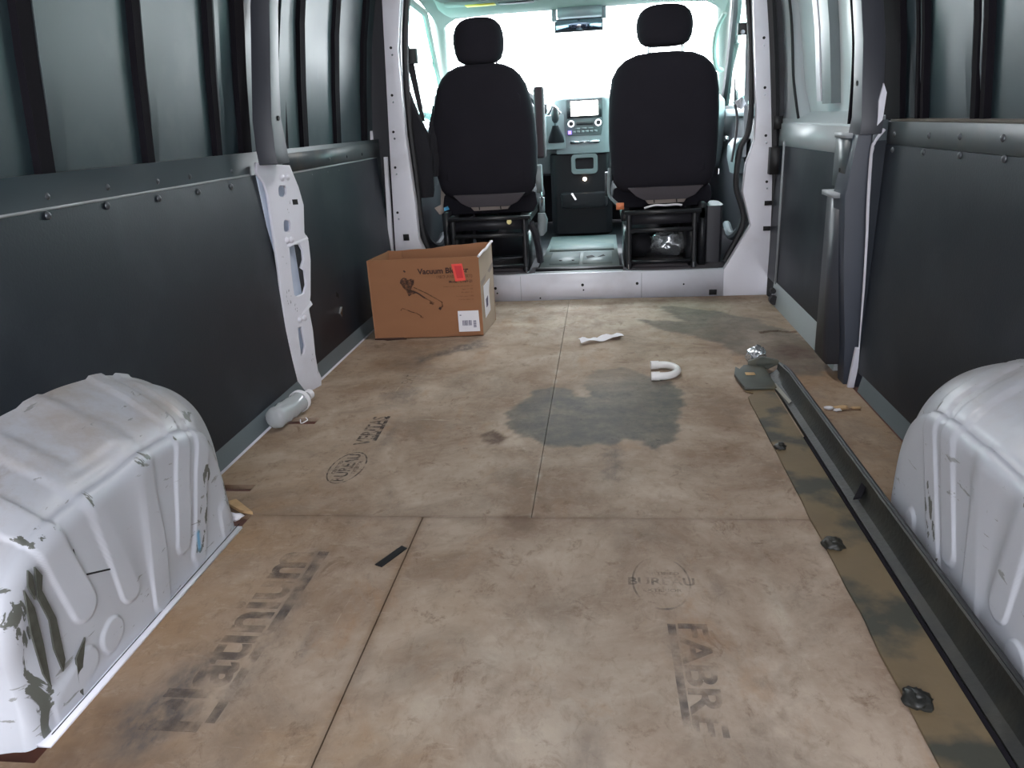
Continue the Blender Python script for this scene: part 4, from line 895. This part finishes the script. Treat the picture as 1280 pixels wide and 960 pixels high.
# ------------------------------------------------------------------ seats
def seat(cx, s_in, label, driver):
    r = root('van_seat', label, 'seat', loc=(cx, 3.95, .12))
    H = -.012 if driver else 0.0
    prof = [(.485, .190, .050, 0), (.50, .215, .060, 0), (.53, .236, .066, -.005), (.60, .250, .070, -.01), (.72, .256, .070, -.015), (.84, .256, .070, -.02), (.93, .252, .068, -.025), (1.0, .240, .062, -.03), (1.045, .215, .055, -.033), (1.075, .18, .046, -.035), (1.095, .13, .034, -.037), (1.103, .06, .02, -.038)]
    if driver: prof = [(z, hw * (1 if z < .8 else 1 - (z - .8) * .50), hd, dy) for z, hw, hd, dy in prof]
    O('backrest', seat_m, r, b=lambda bm: loft(bm, [sring(cx, 3.88 + dy, z, hw, hd, 3.2, 40) for z, hw, hd, dy in prof]), smooth=80)
    O('back_panel', seat_m, r, b=lambda bm: loft(bm, [sring(cx, 3.822 + dy, z, hw, .012, 4, 32) for z, hw, dy in ((.56, .17, 0), (.58, .195, -.004), (.8, .20, -.010), (.95, .19, -.018), (.99, .16, -.016))]), smooth=60)
    hb = 1.10 if driver else 1.125
    hw = .120 if driver else .128
    O('headrest', seat_m, r, b=lambda bm: loft(bm, [sring(cx, 3.845, hb + t * (1.300 - hb), hw * w, .055 * min(1, w + .1), 2.6, 32) for t, w in ((0, .50), (.03, .70), (.10, .86), (.25, .96), (.45, 1.0), (.65, .98), (.82, .88), (.93, .70), (.98, .5), (1.0, .30))]), smooth=80)
    for k in (-.066, .066):
        O('headrest_post', chrome, r, b=lambda bm: cyl(bm, (cx + k * (1.25 if k > 0 else 1.05), 3.845, 1.08), (cx + k * (1.25 if k > 0 else 1.05), 3.845, 1.16), .0075))
    O('seat_cushion', seat_m, r, b=lambda bm: loft(bm, [[(x, y, z) for x, z in ((cx - .235, .50), (cx - .245, .44), (cx - .22, .40), (cx + .22, .40), (cx + .245, .44), (cx + .235, .50), (cx + .15, .53), (cx - .15, .53))] for y in (3.90, 4.1, 4.35, 4.42)]), bevel=.015)
    O('rear_skirt', seat_grey, r, b=lambda bm: extr(bm, [(cx - .17, 3.80, .505), (cx + .19, 3.80, .505), (cx + .15, 3.80, .462), (cx + .11, 3.80, .445), (cx - .09, 3.80, .445), (cx - .13, 3.80, .465)], (0, .10, 0)), bevel=.006)
    O('seat_shell', seat_beige, r, b=lambda bm: extr(bm, [(cx - .10, 3.815, .462), (cx + .125, 3.815, .467), (cx + .10, 3.815, .428), (cx - .07, 3.815, .425)], (0, .05, 0)), bevel=.004)
    for k in (-.045, .062): O('shell_cord', hole_m, r, b=lambda bm: cyl(bm, (cx + k, 3.812, .47), (cx + k + .004, 3.812, .43), .0025, 6))
    if not driver: O('white_cable', paper, r, b=lambda bm: tube(bm, [(cx - .09, 3.80, .408), (cx - .04, 3.80, .420), (cx + .01, 3.80, .418), (cx + .06, 3.80, .420), (cx + .09, 3.80, .416)], .005, 6))
    # pedestal: posts and rails
    x0, x1 = (cx - .165, cx + .145) if not driver else (cx - .17, cx + .185)
    for x in (x0, x1):
        O('pedestal_post', steel_blk, r, b=lambda bm: cyl(bm, (x, 3.752, .118), (x, 3.752, .40), .013))
        O('post_foot', chrome, r, b=lambda bm: (cyl(bm, (x, 3.738, .126), (x, 3.742, .150), .006, 8), dome(bm, (x, 3.75, .119), (0, 0, 1), .012)))
        O('pedestal_side', steel_blk, r, boxes=[(x - .02, x + .012, 3.80, 4.25, .118, .30)], bevel=.004)
    O('top_rail', steel_blk, r, boxes=[(x0 - .02, x1 + .03, 3.735, 3.775, .385, .402)], bevel=.004)
    O('top_plate', plastic, r, boxes=[(x0 - .01, x1 + .02, 3.765, 3.80, .335, .385)], bevel=.004)
    O('middle_rail', steel_blk, r, boxes=[(x0, x1, 3.74, 3.765, .300, .318)], bevel=.003)
    O('bottom_rail', steel_blk, r, boxes=[(x0, x1, 3.745, 3.775, .150, .163)], bevel=.003)
    for k in (-.18, .18): O('slide_rail', steel_blk, r, boxes=[(cx + k - .02, cx + k + .02, 3.8, 4.4, .35, .40)], bevel=.004)
    O('base_box', plastic, r, boxes=[(cx - .15, cx + .13, 4.30, 4.36, .118, .36)], bevel=.005)
    O('outer_post', steel_blk, r, boxes=[((x1 + .03) if not driver else (x0 - .06), (x1 + .06) if not driver else (x0 - .03), 3.80, 4.25, .118, .42)], bevel=.005)
    if driver:
        O('armrest', mat('brown_grey_armrest_cloth', (.050, .038, .045), .8), r, b=lambda bm: loft(bm, [sring(-.188, 4.03, z, .026 * w, .05 * w, 4, 20) for z, w in ((.655, .8), (.665, 1), (.8, 1), (.98, 1), (.992, .8))]))
        O('recliner_cover', plastic_l, r, b=lambda bm: loft(bm, [[(-.185 + .02 * a, 3.90 + .05 * math.cos(2 * PI * i / 20), .56 + .07 * math.sin(2 * PI * i / 20)) for i in range(20)] for a in (-1, .4)]), bevel=.004)
        O('belt_buckle', plastic_l, r, boxes=[(-.195, -.170, 3.87, 3.91, .40, .47)], bevel=.005)
        O('buckle_stalk', chrome, r, b=lambda bm: tube(bm, [(-.185, 3.88, .50), (-.18, 3.87, .46), (-.185, 3.88, .40)], .005, 6))
        O('buckle_body', plastic_l, r, b=lambda bm: loft(bm, [sring(-.178 + dx, 3.84, z, w, .016, 3, 14) for z, w, dx in ((.29, .012, -.01), (.31, .024, -.005), (.37, .026, 0), (.40, .018, -.004))]))
        O('brass_bolt', led if False else mat('brass_bolt_metal', (.55, .48, .22), .4, metal=.8), r, b=lambda bm: cyl(bm, (-.335, 3.755, .375), (-.335, 3.74, .375), .012))
        O('handbrake', plastic, r, b=lambda bm: tube(bm, [(-.235, 3.80, .36), (-.215, 3.82, .30), (-.205, 3.86, .22), (-.20, 3.88, .15)], .018, 8))
        O('green_box', mat('dull_teal_plastic', (.04, .09, .09), .5), r, boxes=[(cx - .12, cx - .01, 4.20, 4.28, .27, .36)], bevel=.005)
    else:
        O('recliner_cover', plastic, r, b=lambda bm: loft(bm, [[(cx - .262 + .015 * a, 3.90 + .04 * math.cos(2 * PI * i / 20), .52 + .06 * math.sin(2 * PI * i / 20)) for i in range(20)] for a in (-1, .4)]), bevel=.004)
        O('belt_buckle', orange_m, r, boxes=[(.185, .222, 3.78, 3.81, .408, .438)], bevel=.005)
        O('buckle_stalk', plastic_l, r, b=lambda bm: tube(bm, [(.155, 3.86, .60), (.15, 3.85, .50), (.16, 3.84, .46), (.20, 3.80, .425)], .008, 6))
        O('side_bin', plastic, r, b=lambda bm: loft(bm, [sring(cx + .25, 3.98, z, .05, .12, 4, 16) for z in (.12, .2, .3, .40)]))
        O('seat_lever', chrome, r, b=lambda bm: cyl(bm, (cx + .262, 3.84, .55), (cx + .262, 3.84, .575), .006))
    return r
seat(-.447, 1, 'black cloth driver seat with upright armrest, behind the cardboard box', True)
seat(.409, -1, 'black cloth passenger seat with raised headrest and silver bag under it', False)

# ------------------------------------------------------------------ belts, jacket, bits in the cab
sb = root('seat_belt', 'black seat belt guide with webbing coloured as if lit on the right pillar', 'seat belt', loc=(.79, 3.90, 1.1))
O('belt_guide', rubber, sb, b=lambda bm: loft(bm, [sring(.772, 3.885, z, .035, .02, 3, 16) for z in (1.155, 1.165, 1.195, 1.205)]))
O('guide_bolt', chrome, sb, b=lambda bm: cyl(bm, (.758, 3.865, 1.165), (.758, 3.86, 1.165), .010))
O('webbing', plastic_d, sb, b=lambda bm: extr(bm, [(.775, 3.88, 1.16), (.800, 3.88, 1.16), (.805, 3.90, .62), (.790, 3.90, .62)], (0, .003, 0)))  # paler than the left belt: light on it put into the colour
O('belt_tail', plastic, sb, b=lambda bm: tube(bm, [(.74, 3.88, .86), (.752, 3.88, .80), (.75, 3.88, .72), (.735, 3.88, .60)], .006, 6))
O('belt_clip', chrome, sb, b=lambda bm: extr(bm, [(.735, 3.87, .87), (.77, 3.87, .89), (.79, 3.87, .86), (.77, 3.87, .835), (.75, 3.87, .845)], (0, .006, 0)))
sl = root('seat_belt', 'black seat belt guide on the left pillar above the hanging jacket', 'seat belt', loc=(-.80, 3.90, 1.1))
O('belt_guide', rubber, sl, b=lambda bm: (loft(bm, [sring(-.785, 3.885, z, .035, .025, 2.6, 16) for z in (1.125, 1.14, 1.175, 1.19)]), tube(bm, [(-.81, 3.88, 1.23), (-.80, 3.88, 1.20), (-.785, 3.88, 1.16)], .012, 8)))
O('webbing', rubber, sl, b=lambda bm: extr(bm, [(-.81, 3.88, 1.15), (-.775, 3.88, 1.15), (-.745, 3.90, .86), (-.765, 3.90, .86)], (0, .003, 0)))

def folds(bm, secs, k=36, amp=.010, seed=0):
    rings = []
    for z, cx, cy, hw, hd in secs:
        ring = []
        for i in range(k):
            t = 2 * PI * i / k; f = 1 + .10 * math.sin(5 * t + z * 6 + seed) + .07 * math.sin(9 * t - z * 11)
            nzv = noise.noise(Vector((math.cos(t) * 2, math.sin(t) * 2, z * 7 + seed))) * amp * 2
            ring.append((cx + (hw * f + nzv) * math.cos(t), cy + (hd * f + nzv) * math.sin(t), z))
        rings.append(ring)
    loft(bm, rings)
jk = root('jacket', 'black cloth jacket hanging beside the driver seat at the left door', 'jacket', loc=(-.77, 3.80, .5))
O('jacket_body', cloth_b, jk, b=lambda bm: folds(bm, [(.505, -.775, 3.80, .062, .04), (.54, -.775, 3.80, .068, .045), (.62, -.770, 3.80, .072, .045), (.70, -.768, 3.80, .070, .045), (.78, -.772, 3.80, .062, .04), (.86, -.785, 3.80, .045, .035), (.94, -.80, 3.80, .028, .03), (1.02, -.812, 3.80, .016, .02)]), smooth=80)
O('jacket_sleeve', cloth_b, jk, b=lambda bm: folds(bm, [(.60, -.715, 3.83, .030, .03), (.68, -.705, 3.83, .034, .03), (.78, -.695, 3.84, .030, .03), (.86, -.688, 3.85, .020, .02), (.93, -.675, 3.86, .010, .012)], seed=3), smooth=80)
O('hanging_loop', cloth_b, jk, b=lambda bm: tube(bm, [(-.812, 3.80, 1.01), (-.805, 3.80, 1.06), (-.80, 3.85, 1.12)], .006, 6))

def crumple(bm, c, r, seed, sub=3, amp=.35, sc=(1, 1, 1)):
    res = bmesh.ops.create_icosphere(bm, subdivisions=sub, radius=1.0)
    for v in res['verts']:
        n_ = noise.noise(v.co * 1.9 + Vector((seed, 0, 0))) + .6 * noise.noise(v.co * 5 + Vector((0, seed, 0)))
        v.co = Vector(c) + Vector((v.co.x * sc[0], v.co.y * sc[1], v.co.z * sc[2])) * r * (1 + amp * n_)
bg_ = O('plastic_bag', foil, b=lambda bm: crumple(bm, (.462, 4.08, .200), .085, 4, 4, .30, (1.12, .9, .85))); tag(bg_, 'crinkled silvery plastic bag under the passenger seat', 'bag')
bg2 = O('black_bag', cloth_b, b=lambda bm: crumple(bm, (.315, 4.08, .19), .075, 9, 3, .15, (.85, 1, .9))); tag(bg2, 'round black bundle under the passenger seat left of the silvery bag', 'bag')
ps = root('paper_scrap', 'crumpled beige paper with a blue corner in the left door pocket', 'paper', loc=(-.70, 3.92, .45))
O('paper', seat_beige, ps, b=lambda bm: extr(bm, [(-.735, 3.90, .44), (-.70, 3.90, .455), (-.695, 3.91, .55), (-.683, 3.91, .50), (-.66, 3.92, .47), (-.655, 3.92, .435), (-.69, 3.91, .43), (-.71, 3.90, .405)], (.01, .01, 0)))
O('blue_corner', blue_m, ps, b=lambda bm: extr(bm, [(-.685, 3.898, .44), (-.665, 3.898, .447), (-.657, 3.898, .43), (-.685, 3.898, .422)], (0, .008, 0)))
st_ = O('white_rod', paper, b=lambda bm: cyl(bm, (-.665, 3.86, .37), (-.675, 3.84, .125), .0065, 8)); tag(st_, 'thin white rod standing on the cab floor left of the driver seat', 'rod')

# ------------------------------------------------------------------ cardboard box
cb = root('cardboard_box', 'open brown cardboard box with black print, red tape and barcode label', 'box', loc=(-.60, 3.14, 0))
FLc, FR, BR, BL = Vector((-.836, 2.995, .003)), Vector((-.379, 3.022, .003)), Vector((-.362, 3.285, .003)), Vector((-.82, 3.262, .003))
def bpanel(name, a, b_, ha, hb, m, thick, bulge=0.0, wav=0.0):
    def f(bm):
        n_ = (b_ - a).cross(Vector((0, 0, 1))).normalized(); k = 14; q = 6; A = []; B = []
        for j in range(q + 1):
            ra, rb = [], []
            for i in range(k + 1):
                t = i / k; h = ha + (hb - ha) * t + wav * math.sin(t * 7) * .5 + wav * .3 * math.sin(t * 19); z = h * j / q
                off = bulge * math.sin(PI * t) * math.sin(PI * j / q)
                p = a.lerp(b_, t) + Vector((0, 0, z)) + n_ * off
                ra.append(bm.verts.new(p)); rb.append(bm.verts.new(p - n_ * thick))
            A.append(ra); B.append(rb)
        for j in range(q):
            for i in range(k):
                bm.faces.new([A[j][i], A[j][i + 1], A[j + 1][i + 1], A[j + 1][i]]); bm.faces.new([B[j][i + 1], B[j][i], B[j + 1][i], B[j + 1][i + 1]])
        for i in range(k):
            bm.faces.new([A[q][i], A[q][i + 1], B[q][i + 1], B[q][i]]); bm.faces.new([A[0][i + 1], A[0][i], B[0][i], B[0][i + 1]])
        for j in range(q):
            bm.faces.new([A[j][0], A[j + 1][0], B[j + 1][0], B[j][0]]); bm.faces.new([A[j + 1][k], A[j][k], B[j][k], B[j + 1][k]])
        bmesh.ops.recalc_face_normals(bm, faces=bm.faces)
    return O(name, m, cb, b=f)
bf = bpanel('front_panel', FLc, FR, .330, .330, card, .005, 0.0, .0015)
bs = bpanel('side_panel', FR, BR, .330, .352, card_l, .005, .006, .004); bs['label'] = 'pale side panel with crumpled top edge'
bb_ = bpanel('back_panel', BR, BL, .345, .325, card_in, .005, .0, .006)
bl_ = bpanel('left_panel', BL, FLc, .325, .330, card_in, .005)
O('bottom_panel', card_in, cb, b=lambda bm: extr(bm, [FLc, FR, BR, BL], (0, 0, .004)))
O('inner_flap', card_in, cb, b=lambda bm: extr(bm, [(-.80, 3.235, .30), (-.775, 3.235, .33), (-.755, 3.24, .33), (-.755, 3.24, .15), (-.80, 3.235, .15)], (0, .004, 0)))
O('torn_bottom_flap', ink, cb, b=lambda bm: extr(bm, [(-.836, 2.990, .001), (-.80, 2.988, .001), (-.78, 2.978, .001), (-.745, 2.985, .001), (-.70, 2.990, .001), (-.72, 3.0, .001), (-.83, 2.998, .001)], (0, 0, .006)))
O('corner_tape', paper, cb, b=lambda bm: tube(bm, [(-.379, 3.020, .333), (-.370, 3.08, .343), (-.368, 3.15, .340), (-.362, 3.22, .35), (-.360, 3.285, .352)], .0055, 6))
fu = (FR - FLc).normalized(); fn = Vector((fu.y, -fu.x, 0))   # facing the camera
def fpt(a, z, d=.0012): return FLc + fu * a + Vector((0, 0, z)) + fn * d
def ftext(txt, a, z, size, m, align='LEFT', sx=1.0, bold=0.0):
    M = frame(fpt(a, z, .0016), fu, (0, 0, 1)) @ Matrix.Diagonal((sx, 1, 1, 1))
    return curve_mesh('box_lettering', m, text=txt, size=size, matrix=M, parent=bf, align=align, bold=bold)
ftext('Vacuum Blower', .206, .277, .031, ink, 'LEFT', 1.03, .0010)
ftext('(RECHARGEABLE SET)', .428, .2525, .0155, ink_f, 'RIGHT', .98, .0004)
ftext('Model : CTBV-21', .428, .231, .0145, ink, 'RIGHT', .95, .0003)
for i, (t_, z) in enumerate((('Lithium cordless vacuum and blower', .212), ('Input 20V DC', .199), ('Air volume 2.8', .186), ('No load speed 13000', .170), ('Made for home use', .156))):
    ftext(t_, .428, z, .0082, ink_f, 'RIGHT', 1.0)
def fpoly(name, pts, m, th=.001, par=None):
    bm = bmesh.new(); extr(bm, [fpt(a, z, .0012) for a, z in pts], fn * th); o = finish(bm, name, m, None, 0); rel(o, par or bf); return o
def fline(pts, r=.0012, m=ink_f, name='box_drawing'):
    for p, q in zip(pts, pts[1:]):
        d = Vector((q[0] - p[0], q[1] - p[1])).normalized(); n2 = Vector((-d.y, d.x)) * r
        fpoly(name, [(p[0] + n2.x, p[1] + n2.y), (q[0] + n2.x, q[1] + n2.y), (q[0] - n2.x, q[1] - n2.y), (p[0] - n2.x, p[1] - n2.y)], m, .0006)
fpoly('box_drawing', [(.130, .235), (.137, .245), (.150, .250), (.165, .246), (.176, .250), (.188, .246), (.186, .228), (.178, .220), (.172, .205), (.182, .197), (.19, .19), (.172, .185), (.160, .178), (.152, .200), (.140, .215)], ink_f)
fline([(.130, .232), (.134, .246), (.145, .254), (.158, .250)], .0022, ink)
fline([(.178, .200), (.200, .188), (.226, .168)], .003, ink)
fline([(.184, .214), (.230, .190), (.270, .165), (.295, .148)], .0014)
fline([(.226, .168), (.262, .146)], .0014)
fline([(.295, .148), (.296, .130), (.280, .120)], .0018)
fline([(.281, .125), (.289, .118)], .005, ink)
fline([(.245, .148), (.262, .142)], .004)
fline([(.148, .285), (.155, .278)], .003, ink)
fline([(.120, .120), (.128, .128), (.140, .124), (.165, .112), (.185, .106), (.205, .092)], .0014)
fline([(.20, .090), (.212, .086)], .003)
# red tape and labels (thin, on the front)
rt = fpoly('red_tape', [(.345, .303), (.389, .304), (.400, .235), (.358, .232)], red_m, .0022); rt['label'] = 'red tape patch'
fpoly('tape_centre', [(.357, .296), (.386, .296), (.391, .245), (.365, .245)], mat('deep_red_tape', (.62, .012, .015), .5), .0028)  # deeper red middle of the tape patch
lb = fpoly('shipping_label', [(.357, .108), (.443, .108), (.445, .020), (.357, .020)], paper, .0020); lb['label'] = 'white barcode label'
x = .374
random.seed(5)
while x < .412:
    w = random.choice([.0008, .0016, .0024]); fpoly('barcode_bar', [(x, .068), (x + w, .068), (x + w, .046), (x, .046)], mat('label_ink', (.10, .09, .16), .8) if 'label_ink' not in MATS else MATS['label_ink'], .0026); x += w + random.choice([.0012, .002])
for i in range(5):
    fpoly('barcode_bar', [(.419, .066 - i * .0062), (.431, .066 - i * .0062), (.431, .0625 - i * .0062), (.419, .0625 - i * .0062)], MATS['label_ink'], .0026)
fpoly('barcode_bar', [(.364, .092), (.371, .092), (.371, .0885), (.364, .0885)], MATS['label_ink'], .0026)
# side panel label and tape
su = (BR - FR).normalized(); sn = Vector((su.y, -su.x, 0))
def spoly(name, pts, m, th=.001, d=.0075):
    bm = bmesh.new(); extr(bm, [FR + su * a + Vector((0, 0, z)) + sn * (d * math.sin(PI * min(1, max(0, a / .264))) + .001) for a, z in pts], sn * th); o = finish(bm, name, m, None, 0); rel(o, bs); return o
spoly('side_label', [(.035, .20), (.14, .212), (.11, .165), (.12, .08), (.04, .065)], paper, .002)
spoly('side_label_print', [(.055, .14), (.085, .15), (.08, .11), (.058, .105)], MATS['label_ink'], .0026)
spoly('side_tape', [(.01, .225), (.24, .262), (.24, .245), (.01, .205)], seat_beige, .002)

# ------------------------------------------------------------------ small things on the floor
bo = root('plastic_bottle', 'crumpled clear plastic bottle lying against the left wall pillar', 'bottle', loc=(-.84, 2.12, .035))
A_, B_ = Vector((-.862, 2.012, .036)), Vector((-.836, 2.215, .036))
def bott(bm):
    d = (B_ - A_).normalized(); u = Vector((0, 0, 1)); v = d.cross(u); rings = []
    for t, r_ in ((-.02, .012), (0, .024), (.03, .032), (.08, .0335), (.18, .031), (.25, .0335), (.33, .031), (.42, .0335), (.55, .033), (.62, .031), (.72, .0335), (.80, .030), (.88, .022), (.93, .0145), (.98, .0135), (1.02, .0135)):
        ring = []
        for i in range(26):
            a = 2 * PI * i / 26; k = 1 + .09 * noise.noise(Vector((math.cos(a) * 1.6, math.sin(a) * 1.6, t * 6)))
            ring.append(A_ + d * (t * .212) + (u * math.sin(a) + v * math.cos(a)) * r_ * k)
        rings.append(ring)
    loft(bm, rings)
O('bottle_body', bottle_m, bo, b=bott, smooth=80)
def band(t0, t1, r0):
    def f(bm):
        d = (B_ - A_).normalized(); u = Vector((0, 0, 1)); v = d.cross(u)
        loft(bm, [[A_ + d * (t * .212) + (u * math.sin(2 * PI * i / 24) + v * math.cos(2 * PI * i / 24)) * r0 for i in range(24)] for t in (t0, t1)])
    return f
O('bottle_band', paper, bo, b=band(.70, .78, .0352)); O('bottle_cap', paper, bo, b=band(.95, 1.06, .0165))
bt = O('bottle_strap', paper, bo, b=lambda bm: tube(bm, [(-.81, 2.08, .008), (-.80, 2.06, .004), (-.79, 2.085, .004), (-.80, 2.10, .006)], .0018, 6))

el = root('pipe_bend', 'white U-shaped plastic pipe bend lying at the edge of the wet stain', 'pipe', loc=(.31, 2.48, 0))
O('bend_body', pvc, el, b=lambda bm: tube(bm, [(.292, 2.545, .015), (.325, 2.548, .015), (.352, 2.530, .015), (.364, 2.492, .015), (.352, 2.452, .015), (.325, 2.430, .015), (.288, 2.428, .015)], .0125, 14))
O('pipe_collar', pvc, el, b=lambda bm: cyl(bm, (.278, 2.544, .0155), (.305, 2.5465, .0155), .0148, 16)); O('pipe_collar', pvc, el, b=lambda bm: cyl(bm, (.273, 2.427, .0155), (.301, 2.4275, .0155), .0148, 16))
pp = root('paper_strip', 'crumpled white paper strip lying on the plywood near the cab step', 'paper', loc=(.11, 2.91, 0))
def strip_(bm):
    rings = []; k = 16
    for i in range(k + 1):
        t = i / k; c = Vector((.024, 2.872, .004)).lerp(Vector((.190, 2.962, .004)), t); w = .017 + .006 * (t > .75) + .003 * math.sin(t * 17)
        n2 = Vector((-.35, .93, 0)); tw = .5 * math.sin(t * 6)
        a = c - n2 * w; b2 = c + n2 * w; a.z += .006 + .006 * math.sin(t * 9); b2.z += .008 + .008 * math.sin(t * 11 + 1)
        m2 = (a + b2) / 2 + Vector((0, 0, .008 + .004 * math.sin(t * 23)))
        rings.append([a, m2, b2, b2 - Vector((0, 0, .001)), m2 - Vector((0, 0, .001)), a - Vector((0, 0, .001))])
    loft(bm, rings)
O('strip', paper, pp, b=strip_, smooth=20)
tp = O('black_tape_piece', tape_b, b=lambda bm: extr(bm, [(-.350, 1.298, .0012), (-.333, 1.290, .0012), (-.298, 1.362, .0012), (-.312, 1.372, .0012)], (0, 0, .0012))); tag(tp, 'small black tape piece on the plywood left of the long board joint', 'tape')
# splintered bits at the notches
random.seed(21)
db_pts = [(.80, 2.148, .03, 'pale'), (.765, 2.15, .022, 'white'), (.785, 2.135, .018, 'white'), (.84, 2.15, .02, 'pale')]
for i, (x, y, r_, k) in enumerate(db_pts):
    o = O('foam_crumb' if k == 'white' else 'wood_splinter', paper if k == 'white' else wood_raw, b=lambda bm: crumple(bm, (x, y, r_ * .22), r_ * .55, i * 3.1, 2, .5, (1.3, .8, .35)))
    lab = {0: 'longest wood splinter beside the notch right of the trim rail', 1: 'white foam crumb at the left end of the right notch', 2: 'white foam crumb lying in front of the right notch', 3: 'small wood splinter at the right end of the right notch'}[i]
    tag(o, lab, 'debris')
wd = O('wood_splinter', wood_raw, b=lambda bm: extr(bm, [(-.79, 1.545, .003), (-.735, 1.505, .003), (-.70, 1.497, .003), (-.72, 1.515, .003), (-.77, 1.56, .003)], (0, 0, .008))); tag(wd, 'pale wood splinter beside the front corner of the left wheel arch', 'debris')
wd2 = O('paper_crumb', paper, b=lambda bm: crumple(bm, (-.735, 1.475, .010), .014, 5, 2, .5, (1.4, .8, .7))); tag(wd2, 'white crumb at the front corner of the left wheel arch', 'debris')

# ------------------------------------------------------------------ long trim rail lying on the right
rl = root('trim_rail', 'long grimy green-black trim rail caked with mud on the right plywood', 'trim rail', loc=(.62, 1.5, 0))
def rail_sec(y):
    k = 1.0 if y < 2.3 else max(.55, 1 - (y - 2.3) * 1.6)
    jag = .004 * noise.noise(Vector((0, y * 9, 3)))
    xl = .553 + jag
    return xl, k
ysr = list(np.linspace(-.30, 2.45, 96))
def railflat(bm):
    rings = []
    for y in ysr:
        xl, k = rail_sec(y); dz = .0015 * noise.noise(Vector((5, y * 6, 0)))
        notch = .02 if 2.26 < y < 2.30 else 0
        rings.append([(xl + notch, y, .002), (xl + notch, y, .007 + dz), (.60, y, .009 + dz), (.640, y, .008), (.640, y, .002)])
    loft(bm, rings)
O('flat_base', mud_flat, rl, b=railflat, smooth=30)
def railgroove(bm):
    loft(bm, [[(.640, y, .002), (.641, y, .009), (.646, y, .011 + .001 * math.sin(y * 80)), (.650, y, .006), (.650, y, .002)] for y in ysr if y < 1.95])
O('rubber_bead', shade_trim, rl, b=railgroove, smooth=0)
def railwall(bm):
    rings = []
    for y in ysr:
        _, k = rail_sec(y); h = .062 * k; j = .0012 * noise.noise(Vector((1, y * 25, 0)))
        rings.append([(.648, y, .002), (.650, y, .010), (.668, y, .016), (.680, y, .030 * k + .004), (.683, y, h), (.690 + j, y, h + .003), (.697 + j, y, h), (.699, y, h - .012), (.693, y, .02), (.690, y, .002)])
    loft(bm, rings)
O('upright_lip', trim_mud, rl, b=railwall, smooth=35)
O('lip_top', rubber, rl, b=lambda bm: tube(bm, [(.6905, y, .062 * rail_sec(y)[1] + .0035) for y in ysr[::3]], .0045, 6))
for q, (y, sz) in enumerate(((1.86, .9), (1.385, 1.2), (.955, 1.25), (.60, 1.2))):
    c_ = O('clip', trim_mud, rl, b=lambda bm: crumple(bm, (.567, y, .011), .017 * sz, q * 2.3, 3, .35, (1, 1, .5)), smooth=25)
    O('clip_tongue', trim_mud, c_, boxes=[(.562, .575, y - .007 * sz, y + .007 * sz, .017, .023)], bevel=.002)
O('inner_tab', shade_trim, rl, b=lambda bm: extr(bm, [(.655, 1.555, .02), (.672, 1.58, .03), (.685, 1.595, .045), (.683, 1.565, .045), (.668, 1.545, .028)], (0, 0, .004)))
endm = mat('grimy_end_bracket', (.05, .055, .045), .5, var=.4, vscale=20, dirt=(.11, .09, .05), dirt_amt=.7, dscale=12)
O('end_bracket', endm, rl, b=lambda bm: extr(bm, [(.552, 2.30, .008), (.545, 2.36, .012), (.540, 2.42, .012), (.556, 2.50, .012), (.566, 2.475, .012), (.585, 2.515, .012), (.640, 2.52, .012), (.650, 2.50, .012), (.650, 2.30, .008), (.60, 2.30, .008)], (0, 0, .010)), bevel=.003)
O('end_wall', endm, rl, b=lambda bm: extr(bm, [(.600, 2.50, .010), (.665, 2.505, .010), (.690, 2.46, .040), (.690, 2.47, .05), (.650, 2.53, .045), (.602, 2.525, .030)], (0, .012, 0)), bevel=.003)
O('bare_patch', wood_raw, rl, boxes=[(.575, .605, 2.405, 2.43, .0222, .0232)])
O('mud_scrape', mat('pale_mud_scrape', (.20, .19, .16), .6), rl, b=lambda bm: extr(bm, [(.642, 2.34, .011), (.655, 2.34, .014), (.664, 2.17, .017), (.655, 2.16, .014)], (0, 0, .002)))
cp = O('clear_tape_wad', foil, b=lambda bm: crumple(bm, (.640, 2.595, .030), .035, 6, 3, .4, (1.0, 1.2, .8))); tag(cp, 'clear tape wad at the far end of the trim rail', 'tape')
